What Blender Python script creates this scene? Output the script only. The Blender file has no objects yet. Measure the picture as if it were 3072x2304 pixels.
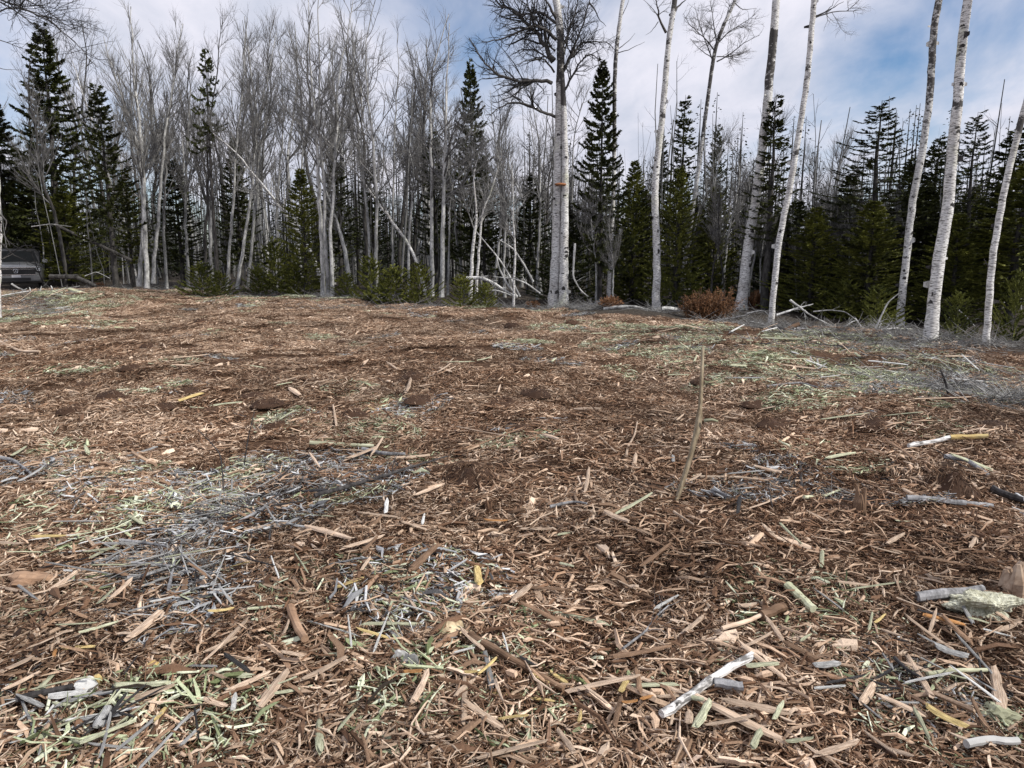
import bpy, math, random
import numpy as np
from mathutils import Vector

# ------------------------------------------------------------------ camera, sky, sun, exposure
scene = bpy.context.scene
COL = scene.collection
CAM_H, PITCH, FPX = 1.55, math.radians(10.4), 2235.0      # eye height, tilt down, focal length in photo pixels
cd = bpy.data.cameras.new('camera'); cam = bpy.data.objects.new('camera', cd); COL.objects.link(cam)
cam.location = (0, 0, CAM_H); cam.rotation_euler = (math.pi/2 - PITCH, 0, 0)
cd.sensor_width = 36.0; cd.lens = 36.0*FPX/3072.0; cd.clip_start = 0.05; cd.clip_end = 2000
scene.camera = cam

SUN_EL, SUN_AZ = math.radians(43), math.radians(112)      # azimuth clockwise from +Y (view direction): from the right, a little behind
sd = bpy.data.lights.new('sun', 'SUN'); sd.energy = 3.8; sd.angle = math.radians(2.0); sd.color = (1.0, 0.95, 0.87)
so = bpy.data.objects.new('sun', sd); COL.objects.link(so)
sun_dir = Vector((math.sin(SUN_AZ)*math.cos(SUN_EL), math.cos(SUN_AZ)*math.cos(SUN_EL), math.sin(SUN_EL)))
so.rotation_euler = (-sun_dir).to_track_quat('-Z', 'Y').to_euler(); so.location = (20, -10, 30)

world = bpy.data.worlds.new('World'); scene.world = world; world.use_nodes = True
wt = world.node_tree; wt.nodes.clear()
def wn(t, **k):
    n = wt.nodes.new(t)
    for a, b in k.items(): setattr(n, a, b)
    return n
w_out = wn('ShaderNodeOutputWorld'); w_bg = wn('ShaderNodeBackground'); w_bg.inputs['Strength'].default_value = 0.098
sky = wn('ShaderNodeTexSky', sky_type='NISHITA', sun_disc=False, sun_elevation=SUN_EL, sun_rotation=SUN_AZ)
sky.air_density = 1.0; sky.dust_density = 0.3; sky.ozone_density = 6.0
tc = wn('ShaderNodeTexCoord'); sep = wn('ShaderNodeSeparateXYZ')
wt.links.new(tc.outputs['Generated'], sep.inputs[0])
addz = wn('ShaderNodeMath', operation='ADD'); addz.inputs[1].default_value = 0.22; wt.links.new(sep.outputs['Z'], addz.inputs[0])
mxz = wn('ShaderNodeMath', operation='MAXIMUM'); mxz.inputs[1].default_value = 0.05; wt.links.new(addz.outputs[0], mxz.inputs[0])
dx = wn('ShaderNodeMath', operation='DIVIDE'); dy = wn('ShaderNodeMath', operation='DIVIDE')
wt.links.new(sep.outputs['X'], dx.inputs[0]); wt.links.new(sep.outputs['Y'], dy.inputs[0])
wt.links.new(mxz.outputs[0], dx.inputs[1]); wt.links.new(mxz.outputs[0], dy.inputs[1])
comb = wn('ShaderNodeCombineXYZ'); wt.links.new(dx.outputs[0], comb.inputs['X']); wt.links.new(dy.outputs[0], comb.inputs['Y'])
mp = wn('ShaderNodeMapping'); mp.inputs['Location'].default_value = (3.3, 0.6, 0); mp.inputs['Rotation'].default_value = (0, 0, 0.6); mp.inputs['Scale'].default_value = (1.0, 0.55, 1)
wt.links.new(comb.outputs[0], mp.inputs['Vector'])
def wnoise(scale, detail, rough, dist=0.0):
    n = wn('ShaderNodeTexNoise'); n.inputs['Scale'].default_value = scale; n.inputs['Detail'].default_value = detail
    n.inputs['Roughness'].default_value = rough; n.inputs['Distortion'].default_value = dist
    wt.links.new(mp.outputs[0], n.inputs['Vector']); return n
n1 = wnoise(1.15, 7, 0.55, 0.5); n2 = wnoise(3.0, 6, 0.6, 0.3)
ramp = wn('ShaderNodeValToRGB'); ramp.color_ramp.elements[0].position = 0.30; ramp.color_ramp.elements[1].position = 0.50
wt.links.new(n1.outputs['Fac'], ramp.inputs['Fac'])
cramp = wn('ShaderNodeValToRGB')
cramp.color_ramp.elements[0].position = 0.30; cramp.color_ramp.elements[0].color = (5.2, 5.6, 6.7, 1)
cramp.color_ramp.elements[1].position = 0.70; cramp.color_ramp.elements[1].color = (8.3, 8.1, 8.9, 1)
wt.links.new(n2.outputs['Fac'], cramp.inputs['Fac'])
wmix = wn('ShaderNodeMix', data_type='RGBA')
wt.links.new(ramp.outputs['Color'], wmix.inputs[0]); wt.links.new(sky.outputs[0], wmix.inputs[6]); wt.links.new(cramp.outputs[0], wmix.inputs[7])
wt.links.new(wmix.outputs[2], w_bg.inputs['Color']); wt.links.new(w_bg.outputs[0], w_out.inputs['Surface'])

scene.view_settings.view_transform = 'Standard'; scene.view_settings.look = 'None'
scene.view_settings.exposure = 0.22; scene.view_settings.gamma = 1.0; scene.view_settings.use_curve_mapping = False

# ------------------------------------------------------------------ helpers
RNG = np.random.default_rng(11)
def ray(px, py):
    xc, yc = (px-1536)/FPX, -(py-1152)/FPX
    c, s = math.cos(PITCH), math.sin(PITCH)
    return np.array([xc, c + yc*s, -s + yc*c])
def at(px, py, Y):
    d = ray(px, py); t = Y/d[1]
    return np.array([0, 0, CAM_H]) + t*d
def flat(px, py):
    d = ray(px, py); t = -CAM_H/d[2]
    return (t*d)[:2]

_w = np.random.default_rng(5)
_waves = [(2*math.pi/wl, _w.uniform(0, 2*math.pi), _w.uniform(0, 2*math.pi), a)
          for wl, a in [(6.5, .045), (4.3, .03), (3.1, .022), (2.2, .018), (1.6, .016), (1.15, .013), (.85, .010), (.62, .007), (.45, .005)]]
BUMPS = []     # x, y, radius x, radius y, height
for px, py, rx, ry, h in [(170, 915, 1.7, 1.0, .34), (300, 885, 1.2, .8, .2), (640, 1010, 2.0, .6, .06), (40, 1075, 1.8, .5, -.12),
                          (300, 1035, 1.1, .4, .10), (230, 1145, 1.6, .35, -.10), (1910, 1440, .16, .14, -.10), (2480, 1470, .35, .2, -.13),
                          (2640, 1445, .25, .16, -.10), (2760, 1570, .22, .12, -.10), (1400, 1425, .22, .16, .10), (2840, 1450, .26, .16, .11),
                          (1500, 1390, .14, .1, -.08), (860, 1480, .3, .12, -.05), (1830, 1490, .16, .1, -.06), (2950, 1850, .2, .12, .03)]:
    g = flat(px, py); BUMPS.append((g[0], g[1], rx, ry, h))
_c = at(54, 870, 33.0); BUMPS.append((_c[0]-1.0, _c[1], 4.5, 4.5, -.36))
EDGE_PX = [(-700, 846), (0, 866), (300, 868), (700, 880), (1000, 903), (1400, 922), (1700, 938), (2100, 962), (2400, 985), (2700, 1015), (3072, 1052), (3500, 1098), (4200, 1180)]
_e = np.array([flat(a, b) for a, b in EDGE_PX])
def edge_y(x): return np.interp(x, _e[:, 0], _e[:, 1])
def gz(x, y):
    x = np.asarray(x, float); y = np.asarray(y, float); z = np.zeros(np.broadcast(x, y).shape)
    for k, a, p, amp in _waves: z = z + amp*np.sin(k*(math.cos(a)*x + math.sin(a)*y) + p)
    fade = np.clip((55-np.hypot(x, y))/20, 0, 1)
    z = z*fade
    for bx, by, rx, ry, h in BUMPS: z = z + h*np.exp(-((x-bx)/rx)**2 - ((y-by)/ry)**2)
    behind = np.clip((y-edge_y(x)-0.3)/3.0, 0, 1)            # the wood's floor lies a little lower than the mulch
    return z - 0.16*behind*np.clip((x+8)/12, 0, 1)
def gnd(px, py):
    x, y = flat(px, py)
    for _ in range(4):
        z = float(gz(x, y)); d = ray(px, py); t = (z-CAM_H)/d[2]; x, y = t*d[0], t*d[1]
    return np.array([x, y, float(gz(x, y))])
def size_at(px_len, y): return px_len*math.hypot(y, CAM_H)/FPX

class MB:
    def __init__(s): s.v = []; s.q = []; s.t = []; s.n = 0; s.c = []; s.a = []
    def add(s, v, q=None, t=None, c=None, a=None):
        v = np.asarray(v, np.float32).reshape(-1, 3)
        if q is not None and len(q): s.q.append(np.asarray(q, np.int32).reshape(-1, 4) + s.n)
        if t is not None and len(t): s.t.append(np.asarray(t, np.int32).reshape(-1, 3) + s.n)
        s.v.append(v); s.n += len(v)
        s.c.append(np.broadcast_to(np.asarray(c if c is not None else (1, 1, 1), np.float32), (len(v), 3)))
        s.a.append(np.broadcast_to(np.asarray(a if a is not None else 0.0, np.float32), (len(v),)))
    def mesh(s, name, mat, smooth=True, origin=(0, 0, 0), color=False, attr=None):
        me = bpy.data.meshes.new(name)
        v = np.concatenate(s.v) - np.asarray(origin, np.float32)
        q = np.concatenate(s.q) if s.q else np.zeros((0, 4), np.int32)
        t = np.concatenate(s.t) if s.t else np.zeros((0, 3), np.int32)
        me.vertices.add(len(v)); me.vertices.foreach_set('co', v.ravel())
        loops = np.concatenate([q.ravel(), t.ravel()]).astype(np.int32)
        me.loops.add(len(loops)); me.loops.foreach_set('vertex_index', loops)
        st = np.concatenate([np.arange(len(q))*4, len(q)*4 + np.arange(len(t))*3]).astype(np.int32)
        me.polygons.add(len(st)); me.polygons.foreach_set('loop_start', st)
        me.update(calc_edges=True)
        me.polygons.foreach_set('use_smooth', np.full(len(st), smooth)); me.update()
        if color:
            ca = me.color_attributes.new('col', 'FLOAT_COLOR', 'POINT')
            c4 = np.ones((len(v), 4), np.float32); c4[:, :3] = np.concatenate(s.c); ca.data.foreach_set('color', c4.ravel())
        if attr:
            aa = me.attributes.new(attr, 'FLOAT', 'POINT'); aa.data.foreach_set('value', np.concatenate(s.a).astype(np.float32))
        if isinstance(mat, (list, tuple)):
            for m in mat: me.materials.append(m)
        else: me.materials.append(mat)
        return me
    def obj(s, name, mat, parent=None, **k):
        return link(name, s.mesh(name, mat, **k), parent)
def link(name, data, parent=None):
    o = bpy.data.objects.new(name, data); COL.objects.link(o)
    if parent is not None: o.parent = parent
    return o
def empty(name, loc): 
    o = link(name, None); o.location = [float(a) for a in loc]; o.empty_display_size = .2; return o
def tag(o, label=None, cat=None, group=None, kind=None):
    if label: o['label'] = label
    if cat: o['category'] = cat
    if group: o['group'] = group
    if kind: o['kind'] = kind
    return o
def copy_tree(root):
    r = root.copy(); COL.objects.link(r)
    for ch in root.children:
        c = ch.copy(); COL.objects.link(c); c.parent = r
        for g in ch.children:
            d = g.copy(); COL.objects.link(d); d.parent = c
    return r
def norm(v): return v/np.maximum(np.linalg.norm(v, axis=-1, keepdims=True), 1e-9)
def tubes(mb, P, R, sides, c=None, a=None, cap=False):
    """N tapered tubes at once: P (N,k,3), R (N,k)."""
    P = np.asarray(P, float); R = np.asarray(R, float)
    if P.ndim == 2: P, R = P[None], R[None]
    N, k, _ = P.shape
    T = np.empty_like(P); T[:, 1:-1] = P[:, 2:]-P[:, :-2]; T[:, 0] = P[:, 1]-P[:, 0]; T[:, -1] = P[:, -1]-P[:, -2]; T = norm(T)
    ref = np.where(np.abs(T[:, :1, 2:3]) > .8, np.array([[[1., 0, 0]]]), np.array([[[0, 0, 1.]]]))
    U = norm(np.cross(np.broadcast_to(ref, T.shape), T)); W = np.cross(T, U)
    th = np.linspace(0, 2*math.pi, sides, endpoint=False)
    ring = U[:, :, None]*np.cos(th)[None, None, :, None] + W[:, :, None]*np.sin(th)[None, None, :, None]
    V = (P[:, :, None] + ring*R[:, :, None, None] if R.ndim == 2 else P[:, :, None] + ring*R[..., None]).reshape(-1, 3)
    base = (np.arange(N)*k*sides)[:, None, None] + (np.arange(k-1)*sides)[None, :, None]
    j = np.arange(sides)[None, None]; j2 = (j+1) % sides
    Q = np.stack([base+j, base+j2, base+j2+sides, base+j+sides], -1).reshape(-1, 4)
    t = None
    if cap:
        tt = []
        for i in range(N):
            b0 = i*k*sides; b1 = b0+(k-1)*sides
            for m in range(1, sides-1): tt += [(b0, b0+m+1, b0+m), (b1, b1+m, b1+m+1)]
        t = tt
    if a is not None and np.ndim(a) == 2: a = np.repeat(a, sides, axis=1).ravel()
    mb.add(V, Q, t, c, a)
def resample(pts, n):
    pts = np.asarray(pts, float); d = np.r_[0, np.cumsum(np.linalg.norm(np.diff(pts, axis=0), axis=1))]
    t = np.linspace(0, d[-1], n)
    out = np.stack([np.interp(t, d, pts[:, i]) for i in range(3)], 1)
    for _ in range(2):                                        # round the corners
        o2 = out.copy(); o2[1:-1] = .25*out[:-2] + .5*out[1:-1] + .25*out[2:]; out = o2
    return out
def grow(rng, P, R, n, tmin, tmax, ang, angsd, length, rad, k, up, wob, tip=.3, curl=0.0, side=None):
    """n children on the parent polylines; length(t, parent length) -> metres, rad(parent radius) -> metres."""
    N, m, _ = P.shape
    plen = np.linalg.norm(np.diff(P, axis=1), axis=2).sum(1)
    idx = rng.choice(N, n, p=plen/plen.sum()); t = tmin + (tmax-tmin)*rng.random(n)
    f = t*(m-1); i = np.minimum(f.astype(int), m-2); w = (f-i)[:, None]
    A, B = P[idx, i], P[idx, i+1]; p = A*(1-w)+B*w; tan = norm(B-A)
    r = R[idx, i]*(1-w[:, 0]) + R[idx, i+1]*w[:, 0]
    rnd = rng.normal(size=(n, 3))
    if side is not None: rnd = rnd*np.array([1, 1, .35])
    perp = norm(rnd - (rnd*tan).sum(1, keepdims=True)*tan)
    an = np.radians(ang + angsd*rng.normal(size=n))[:, None]
    d = np.cos(an)*tan + np.sin(an)*perp
    L = length(t, plen[idx])*rng.uniform(.65, 1.2, n); cr = np.minimum(rad(r), r*.85)
    C = np.empty((n, k, 3)); C[:, 0] = p
    bend = rng.normal(size=(n, 3))*curl
    for j in range(1, k):
        d = norm(d + np.array([0, 0, up]) + bend + wob*rng.normal(size=(n, 3)))
        C[:, j] = C[:, j-1] + d*(L/(k-1))[:, None]
    CR = cr[:, None]*np.linspace(1, tip, k)[None]
    return C, CR

# ------------------------------------------------------------------ materials
def mat_new(name):
    m = bpy.data.materials.new(name); m.use_nodes = True; nt = m.node_tree; nt.nodes.clear()
    o = nt.nodes.new('ShaderNodeOutputMaterial'); b = nt.nodes.new('ShaderNodeBsdfPrincipled')
    b.inputs['Specular IOR Level'].default_value = .2; b.inputs['Roughness'].default_value = .85
    nt.links.new(b.outputs[0], o.inputs['Surface']); return m, nt, b
def N(nt, t, **k):
    n = nt.nodes.new(t)
    for a, v in k.items(): setattr(n, a, v)
    return n
def noise(nt, vec, scale, detail=4, rough=.6, sc=None):
    if sc is not None:
        mpn = N(nt, 'ShaderNodeMapping'); mpn.inputs['Scale'].default_value = sc; nt.links.new(vec, mpn.inputs['Vector']); vec = mpn.outputs[0]
    n = N(nt, 'ShaderNodeTexNoise'); n.inputs['Scale'].default_value = scale; n.inputs['Detail'].default_value = detail; n.inputs['Roughness'].default_value = rough
    nt.links.new(vec, n.inputs['Vector']); return n.outputs['Fac']
def ramp_(nt, fac, stops):
    r = N(nt, 'ShaderNodeValToRGB'); e = r.color_ramp.elements
    while len(e) < len(stops): e.new(.5)
    for el, (p, c) in zip(e, stops): el.position = p; el.color = (*c, 1) if len(c) == 3 else c
    nt.links.new(fac, r.inputs['Fac']); return r.outputs['Color']
def mixc(nt, fac, a, b, mode='MIX'):
    m = N(nt, 'ShaderNodeMix', data_type='RGBA', blend_type=mode)
    for sock, v in ((m.inputs[0], fac), (m.inputs[6], a), (m.inputs[7], b)):
        if hasattr(v, 'is_output'): nt.links.new(v, sock)
        elif isinstance(v, (int, float)): sock.default_value = v
        else: sock.default_value = (*v, 1)
    return m.outputs[2]
def bump(nt, b, h, strength=.5, dist=.01):
    n = N(nt, 'ShaderNodeBump'); n.inputs['Strength'].default_value = strength; n.inputs['Distance'].default_value = dist
    nt.links.new(h, n.inputs['Height']); nt.links.new(n.outputs[0], b.inputs['Normal'])
def coords(nt, kind='Object'): return N(nt, 'ShaderNodeTexCoord').outputs[kind]
def worldpos(nt): return N(nt, 'ShaderNodeNewGeometry').outputs['Position']
g3 = lambda v: (v, v, v)

def mat_chips():
    m, nt, b = mat_new('wood_chips')
    col = N(nt, 'ShaderNodeAttribute', attribute_name='col').outputs['Color']
    p = worldpos(nt)
    tone_var = ramp_(nt, noise(nt, p, .55, 5, .6), [(.32, g3(.55)), (.60, g3(1.10))])  # broad position noise multiplies chip brightness
    c = mixc(nt, 1.0, col, tone_var, 'MULTIPLY')
    grain = ramp_(nt, noise(nt, p, 160, 3, .7), [(.3, g3(.62)), (.65, g3(1.15))])
    c = mixc(nt, 1.0, c, grain, 'MULTIPLY')
    nt.links.new(c, b.inputs['Base Color']); b.inputs['Roughness'].default_value = .8
    return m
def mat_wood(name, c1, c2, c3, rough=.75):
    """split wood: grain runs along the object's local X"""
    m, nt, b = mat_new(name); o = coords(nt)
    rnd = N(nt, 'ShaderNodeObjectInfo').outputs['Random']
    add = N(nt, 'ShaderNodeVectorMath', operation='ADD'); nt.links.new(o, add.inputs[0]); nt.links.new(rnd, add.inputs[1])
    g = noise(nt, add.outputs[0], 1.0, 5, .65, (2.2, 16, 9))
    c = ramp_(nt, g, [(.30, c3), (.48, c1), (.68, c2)])
    st = ramp_(nt, noise(nt, add.outputs[0], 1.0, 3, .6, (3, 3, 3)), [(.3, g3(.6)), (.6, g3(1.08))])
    c = mixc(nt, 1.0, c, st, 'MULTIPLY')
    br = N(nt, 'ShaderNodeMapRange'); nt.links.new(rnd, br.inputs[0]); br.inputs[3].default_value = .72; br.inputs[4].default_value = 1.15
    c = mixc(nt, 1.0, c, br.outputs[0], 'MULTIPLY')
    nt.links.new(c, b.inputs['Base Color']); b.inputs['Roughness'].default_value = rough; bump(nt, b, g, .8, .006); return m
def mat_bark(name, dark, light, scale=9, bmp=.012):
    m, nt, b = mat_new(name); o = coords(nt)
    g = noise(nt, o, scale, 6, .7, (1, 1, .35)); f = noise(nt, o, scale*5, 4, .6, (1, 1, .5))
    c = ramp_(nt, g, [(.35, dark), (.62, light)])
    c = mixc(nt, 1.0, c, ramp_(nt, f, [(.3, g3(.55)), (.65, g3(1.1))]), 'MULTIPLY')
    nt.links.new(c, b.inputs['Base Color']); bump(nt, b, g, .7, bmp); return m
def mat_birch(name, white, warm, lich, dens=.5, darkcol=(.035, .032, .03)):
    """white bark with dark horizontal lenticels; the 'dark' vertex attribute marks old, rough, blackened bark"""
    m, nt, b = mat_new(name); o = coords(nt)
    base = ramp_(nt, noise(nt, o, 2.2, 5, .6), [(.32, warm), (.60, white)])
    lc = ramp_(nt, noise(nt, o, 1.3, 4, .6, (1, 1, .6)), [(.56, g3(0)), (.66, g3(1))])
    base = mixc(nt, lc, base, lich)
    thin = noise(nt, o, 1.0, 4, .65, (13, 13, 85)); th = ramp_(nt, thin, [(dens-.05, g3(.0)), (dens+.06, g3(1))])
    base = mixc(nt, th, (.15, .145, .14), base)
    band = noise(nt, o, 1.0, 6, .72, (5, 5, 13)); bd = ramp_(nt, band, [(.355, g3(0)), (.385, g3(1))])
    base = mixc(nt, bd, darkcol, base)
    at_ = N(nt, 'ShaderNodeAttribute', attribute_name='dark').outputs['Fac']
    pn = noise(nt, o, 1.0, 6, .72, (6.5, 6.5, 10))
    ad = N(nt, 'ShaderNodeMath', operation='ADD'); nt.links.new(at_, ad.inputs[0]); nt.links.new(pn, ad.inputs[1])
    dk = ramp_(nt, ad.outputs[0], [(.82, g3(0)), (.88, g3(1))])
    rough = mixc(nt, noise(nt, o, 30, 4, .7), darkcol, (.11, .104, .10))
    c = mixc(nt, dk, base, rough)
    nt.links.new(c, b.inputs['Base Color']); b.inputs['Roughness'].default_value = .7; bump(nt, b, pn, .6, .012); return m
def mat_foliage(name, dark, light, rough=.65):
    m, nt, b = mat_new(name); p = worldpos(nt)
    col = N(nt, 'ShaderNodeAttribute', attribute_name='col').outputs['Color']
    c = ramp_(nt, noise(nt, p, 1.6, 5, .7), [(.35, dark), (.62, light)])
    c = mixc(nt, 1.0, c, col, 'MULTIPLY')
    nt.links.new(c, b.inputs['Base Color']); b.inputs['Roughness'].default_value = rough; return m
def mat_plain(name, c, rough=.5, metal=0, spec=.5, coat=0):
    m, nt, b = mat_new(name)
    v = ramp_(nt, noise(nt, coords(nt), 6, 5, .6), [(.3, tuple(x*.8 for x in c)), (.7, tuple(min(1, x*1.1) for x in c))])
    nt.links.new(v, b.inputs['Base Color']); b.inputs['Roughness'].default_value = rough; b.inputs['Metallic'].default_value = metal
    b.inputs['Specular IOR Level'].default_value = spec; b.inputs['Coat Weight'].default_value = coat; return m

M = dict(
    chips=mat_chips(),
    tan=mat_wood('tan_wood', (.56, .42, .31), (.74, .60, .47), (.22, .13, .08)),
    brown=mat_wood('brown_wood', (.24, .15, .095), (.36, .24, .16), (.09, .05, .03)),
    grey=mat_wood('weathered_grey_wood', (.33, .33, .325), (.50, .50, .49), (.09, .088, .086)),
    green=mat_wood('green_tinged_wood', (.47, .48, .33), (.68, .69, .51), (.19, .19, .11)),
    yellow=mat_wood('yellow_wood', (.62, .47, .20), (.78, .64, .33), (.36, .23, .08)),
    orange=mat_wood('orange_wood', (.52, .25, .09), (.66, .38, .17), (.25, .10, .035)),
    dark=mat_wood('dark_bark', (.035, .033, .035), (.09, .088, .09), (.012, .011, .011)),
    white=mat_wood('white_wood', (.66, .66, .64), (.80, .80, .78), (.30, .29, .27)),
    stick_grey=mat_bark('grey_stick_bark', (.10, .10, .105), (.36, .36, .37), 14, .006),
    stick_dark=mat_bark('dark_stick_bark', (.02, .018, .018), (.085, .08, .08), 14, .006),
    stake=mat_bark('peeled_sapling', (.22, .17, .11), (.50, .43, .31), 9, .004),
    bark=mat_bark('grey_tree_bark', (.11, .11, .108), (.52, .52, .51), 7),
    bark_pale=mat_bark('pale_tree_bark', (.18, .18, .178), (.76, .76, .74), 6),
    bark_dark=mat_bark('dark_tree_bark', (.02, .019, .018), (.09, .085, .08), 8),
    twig=mat_bark('twig_bark', (.075, .072, .072), (.25, .245, .24), 3),
    twig_pale=mat_bark('pale_twig_bark', (.09, .088, .085), (.36, .355, .345), 3),
    twig_dark=mat_bark('dark_twig_bark', (.015, .014, .014), (.05, .048, .048), 3),
    birch=mat_birch('birch_bark', (.80, .80, .79), (.58, .56, .54), (.60, .62, .46), .455),
    birch_rough=mat_birch('rough_birch_bark', (.70, .70, .69), (.46, .45, .44), (.46, .47, .40), .45),
    spruce=mat_foliage('spruce_needles', (.022, .027, .012), (.085, .098, .026)),
    fir=mat_foliage('fir_needles', (.055, .068, .016), (.24, .25, .055)),
    dead=mat_foliage('dead_fronds', (.10, .045, .02), (.26, .13, .06)),
    forest=mat_foliage('far_wood', (.6, .6, .6), (1.3, 1.3, 1.3)),
)

# ------------------------------------------------------------------ ground: one sheet out to the horizon
def axis(lo, hi, step, far, gr=1.22):
    a = list(np.arange(lo, hi+1e-6, step)); s = step
    while a[-1] < far: s *= gr; a.append(a[-1]+s)
    s = step
    while a[0] > -far: s *= gr; a.insert(0, a[0]-s)
    return np.array(a)
gx, gy = axis(-17, 17, .13, 900), axis(-2, 30, .11, 900)
X, Y = np.meshgrid(gx, gy); Z = gz(X, Y); nx, ny = len(gx), len(gy)
i = np.arange(nx-1)[None] + np.arange(ny-1)[:, None]*nx
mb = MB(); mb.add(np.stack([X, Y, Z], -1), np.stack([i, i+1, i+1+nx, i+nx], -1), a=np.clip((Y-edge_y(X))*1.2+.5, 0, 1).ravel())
def mat_ground():
    m, nt, b = mat_new('mulch_soil'); p = worldpos(nt)
    fib = noise(nt, p, 26, 6, .75); big = noise(nt, p, 2.1, 5, .6)
    c = ramp_(nt, fib, [(.30, (.022, .011, .006)), (.50, (.085, .045, .025)), (.70, (.26, .165, .10))])
    c = mixc(nt, 1.0, c, ramp_(nt, big, [(.3, g3(.6)), (.7, g3(1.1))]), 'MULTIPLY')
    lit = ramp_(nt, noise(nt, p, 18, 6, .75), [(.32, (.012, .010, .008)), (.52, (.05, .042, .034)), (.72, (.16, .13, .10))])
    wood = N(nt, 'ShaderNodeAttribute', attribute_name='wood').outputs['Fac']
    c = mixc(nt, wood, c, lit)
    pit_ = N(nt, 'ShaderNodeAttribute', attribute_name='pit_dark').outputs['Fac']; c = mixc(nt, pit_, c, ramp_(nt, fib, [(.35, (.006, .005, .005)), (.7, (.05, .04, .036))]))  # ground colour goes near black inside the small pits
    nt.links.new(c, b.inputs['Base Color']); b.inputs['Roughness'].default_value = .95; bump(nt, b, fib, 1.0, .03); return m
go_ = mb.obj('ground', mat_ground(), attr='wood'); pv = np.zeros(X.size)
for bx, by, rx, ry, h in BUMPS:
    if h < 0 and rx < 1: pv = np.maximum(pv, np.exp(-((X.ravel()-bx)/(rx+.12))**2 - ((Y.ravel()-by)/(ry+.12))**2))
pa = go_.data.attributes.new('pit_dark', 'FLOAT', 'POINT'); pa.data.foreach_set('value', np.clip(pv*1.5, 0, 1).astype(np.float32))
tag(go_, 'brown mulched clearing running into dark woodland floor', kind='structure')

# ------------------------------------------------------------------ wood chips: uncountable, one scatter for each kind of wood
def chip_batch(mb, rng, n, rad, L, W, T, cols, wts, zr, tilt, bent=True):
    r = rad*np.sqrt(rng.random(n)); a = rng.random(n)*2*math.pi
    cen = np.stack([r*np.cos(a), r*np.sin(a), rng.uniform(zr[0], zr[1], n)], -1)
    yaw = rng.random(n)*math.pi; ti = np.radians(tilt)*rng.normal(size=n); ro = rng.normal(size=n)*.5
    l = np.exp(rng.normal(math.log(L[0]), L[1], n)); w = np.exp(rng.normal(math.log(W[0]), W[1], n)); w = np.minimum(w, l*.45); t = w*rng.uniform(T[0], T[1], n)
    d = np.stack([np.cos(yaw)*np.cos(ti), np.sin(yaw)*np.cos(ti), np.sin(ti)], -1)
    s = np.stack([-np.sin(yaw), np.cos(yaw), np.zeros(n)], -1); u = np.cross(d, s)
    s, u = s*np.cos(ro)[:, None] + u*np.sin(ro)[:, None], u*np.cos(ro)[:, None] - s*np.sin(ro)[:, None]
    c = np.asarray(cols)[rng.choice(len(cols), n, p=np.asarray(wts)/sum(wts))]*rng.uniform(.7, 1.25, n)[:, None]
    bend = (rng.normal(size=n)*.10*l)[:, None]*s + (rng.normal(size=n)*.07*l)[:, None]*u
    st = (-.5, 0, .5) if bent else (-.5, .5); V = []
    for k, x in enumerate(st):
        mid = cen + d*(x*l)[:, None] + (bend if x == 0 else 0)
        ww = w*(1 if x == 0 else rng.uniform(.25, .95, n)); sk = rng.normal(size=n)*w*.5*(x != 0)
        for (cs, cu) in ((-.5, 0), (.12, .5), (.5, .05), (-.1, -.5)):
            V.append(mid + s*(cs*ww)[:, None] + u*(cu*t)[:, None] + d*(sk*(1 if cs > 0 else -1))[:, None])
    K = len(st)*4; V = np.stack(V, 1).reshape(-1, 3); b0 = (np.arange(n)*K)[:, None]
    q = [(k*4+j, k*4+(j+1) % 4, k*4+4+(j+1) % 4, k*4+4+j) for k in range(len(st)-1) for j in range(4)] + [(3, 2, 1, 0), (K-4, K-3, K-2, K-1)]
    mb.add(V, (b0[:, :, None] + np.asarray(q)[None]).reshape(-1, 4), c=np.repeat(c, K, axis=0))
TANS = [(.70, .545, .415), (.50, .36, .255), (.31, .20, .13), (.17, .098, .06), (.075, .040, .024)]
PAL = dict(
    tan=(TANS, [.19, .26, .26, .18, .11]),
    umber=([(.55, .40, .285), (.34, .22, .145), (.19, .108, .064), (.10, .053, .030), (.045, .024, .015)], [.14, .22, .27, .23, .14]),
    green=([(.66, .69, .52), (.44, .48, .31), (.25, .29, .16), (.11, .13, .06), (.48, .345, .245), (.24, .15, .10), (.05, .038, .028)], [.22, .24, .15, .10, .11, .10, .08]),
    grey=([(.60, .61, .62), (.38, .39, .40), (.20, .205, .215), (.07, .07, .074), (.42, .45, .32), (.44, .32, .225), (.03, .029, .03)], [.17, .23, .18, .14, .10, .09, .09]))
CLR = .36
def clump(seed, pal):
    rng = np.random.default_rng(seed); mb = MB(); cols, wt = PAL[pal]
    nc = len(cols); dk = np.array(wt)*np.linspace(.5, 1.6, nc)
    shaded_fines = [tuple(np.array(c)*np.array([.40, .31, .25])) for c in cols]  # darkened and reddened: shade between the chips put into the bottom layer's colour
    chip_batch(mb, rng, 1150, CLR, (.024, .45), (.0024, .5), (.3, .9), shaded_fines, dk, (-.008, .014), 18, False)
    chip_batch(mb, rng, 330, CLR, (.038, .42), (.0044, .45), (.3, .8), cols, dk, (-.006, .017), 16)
    lt = np.array(wt)*np.linspace(1.9, .5, nc)  # upper chips weighted paler, for contrast with the painted gap shade
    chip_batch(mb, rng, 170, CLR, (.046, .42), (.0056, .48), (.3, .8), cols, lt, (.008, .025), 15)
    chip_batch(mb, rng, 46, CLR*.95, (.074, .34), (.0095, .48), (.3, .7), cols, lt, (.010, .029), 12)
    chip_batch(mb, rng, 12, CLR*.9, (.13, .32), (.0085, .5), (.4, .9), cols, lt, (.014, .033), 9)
    me = mb.mesh('chip_clump', M['chips'], smooth=False, color=True)
    return bpy.data.objects.new('chip_clump', me)            # not linked: only a source for the scatter
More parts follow.
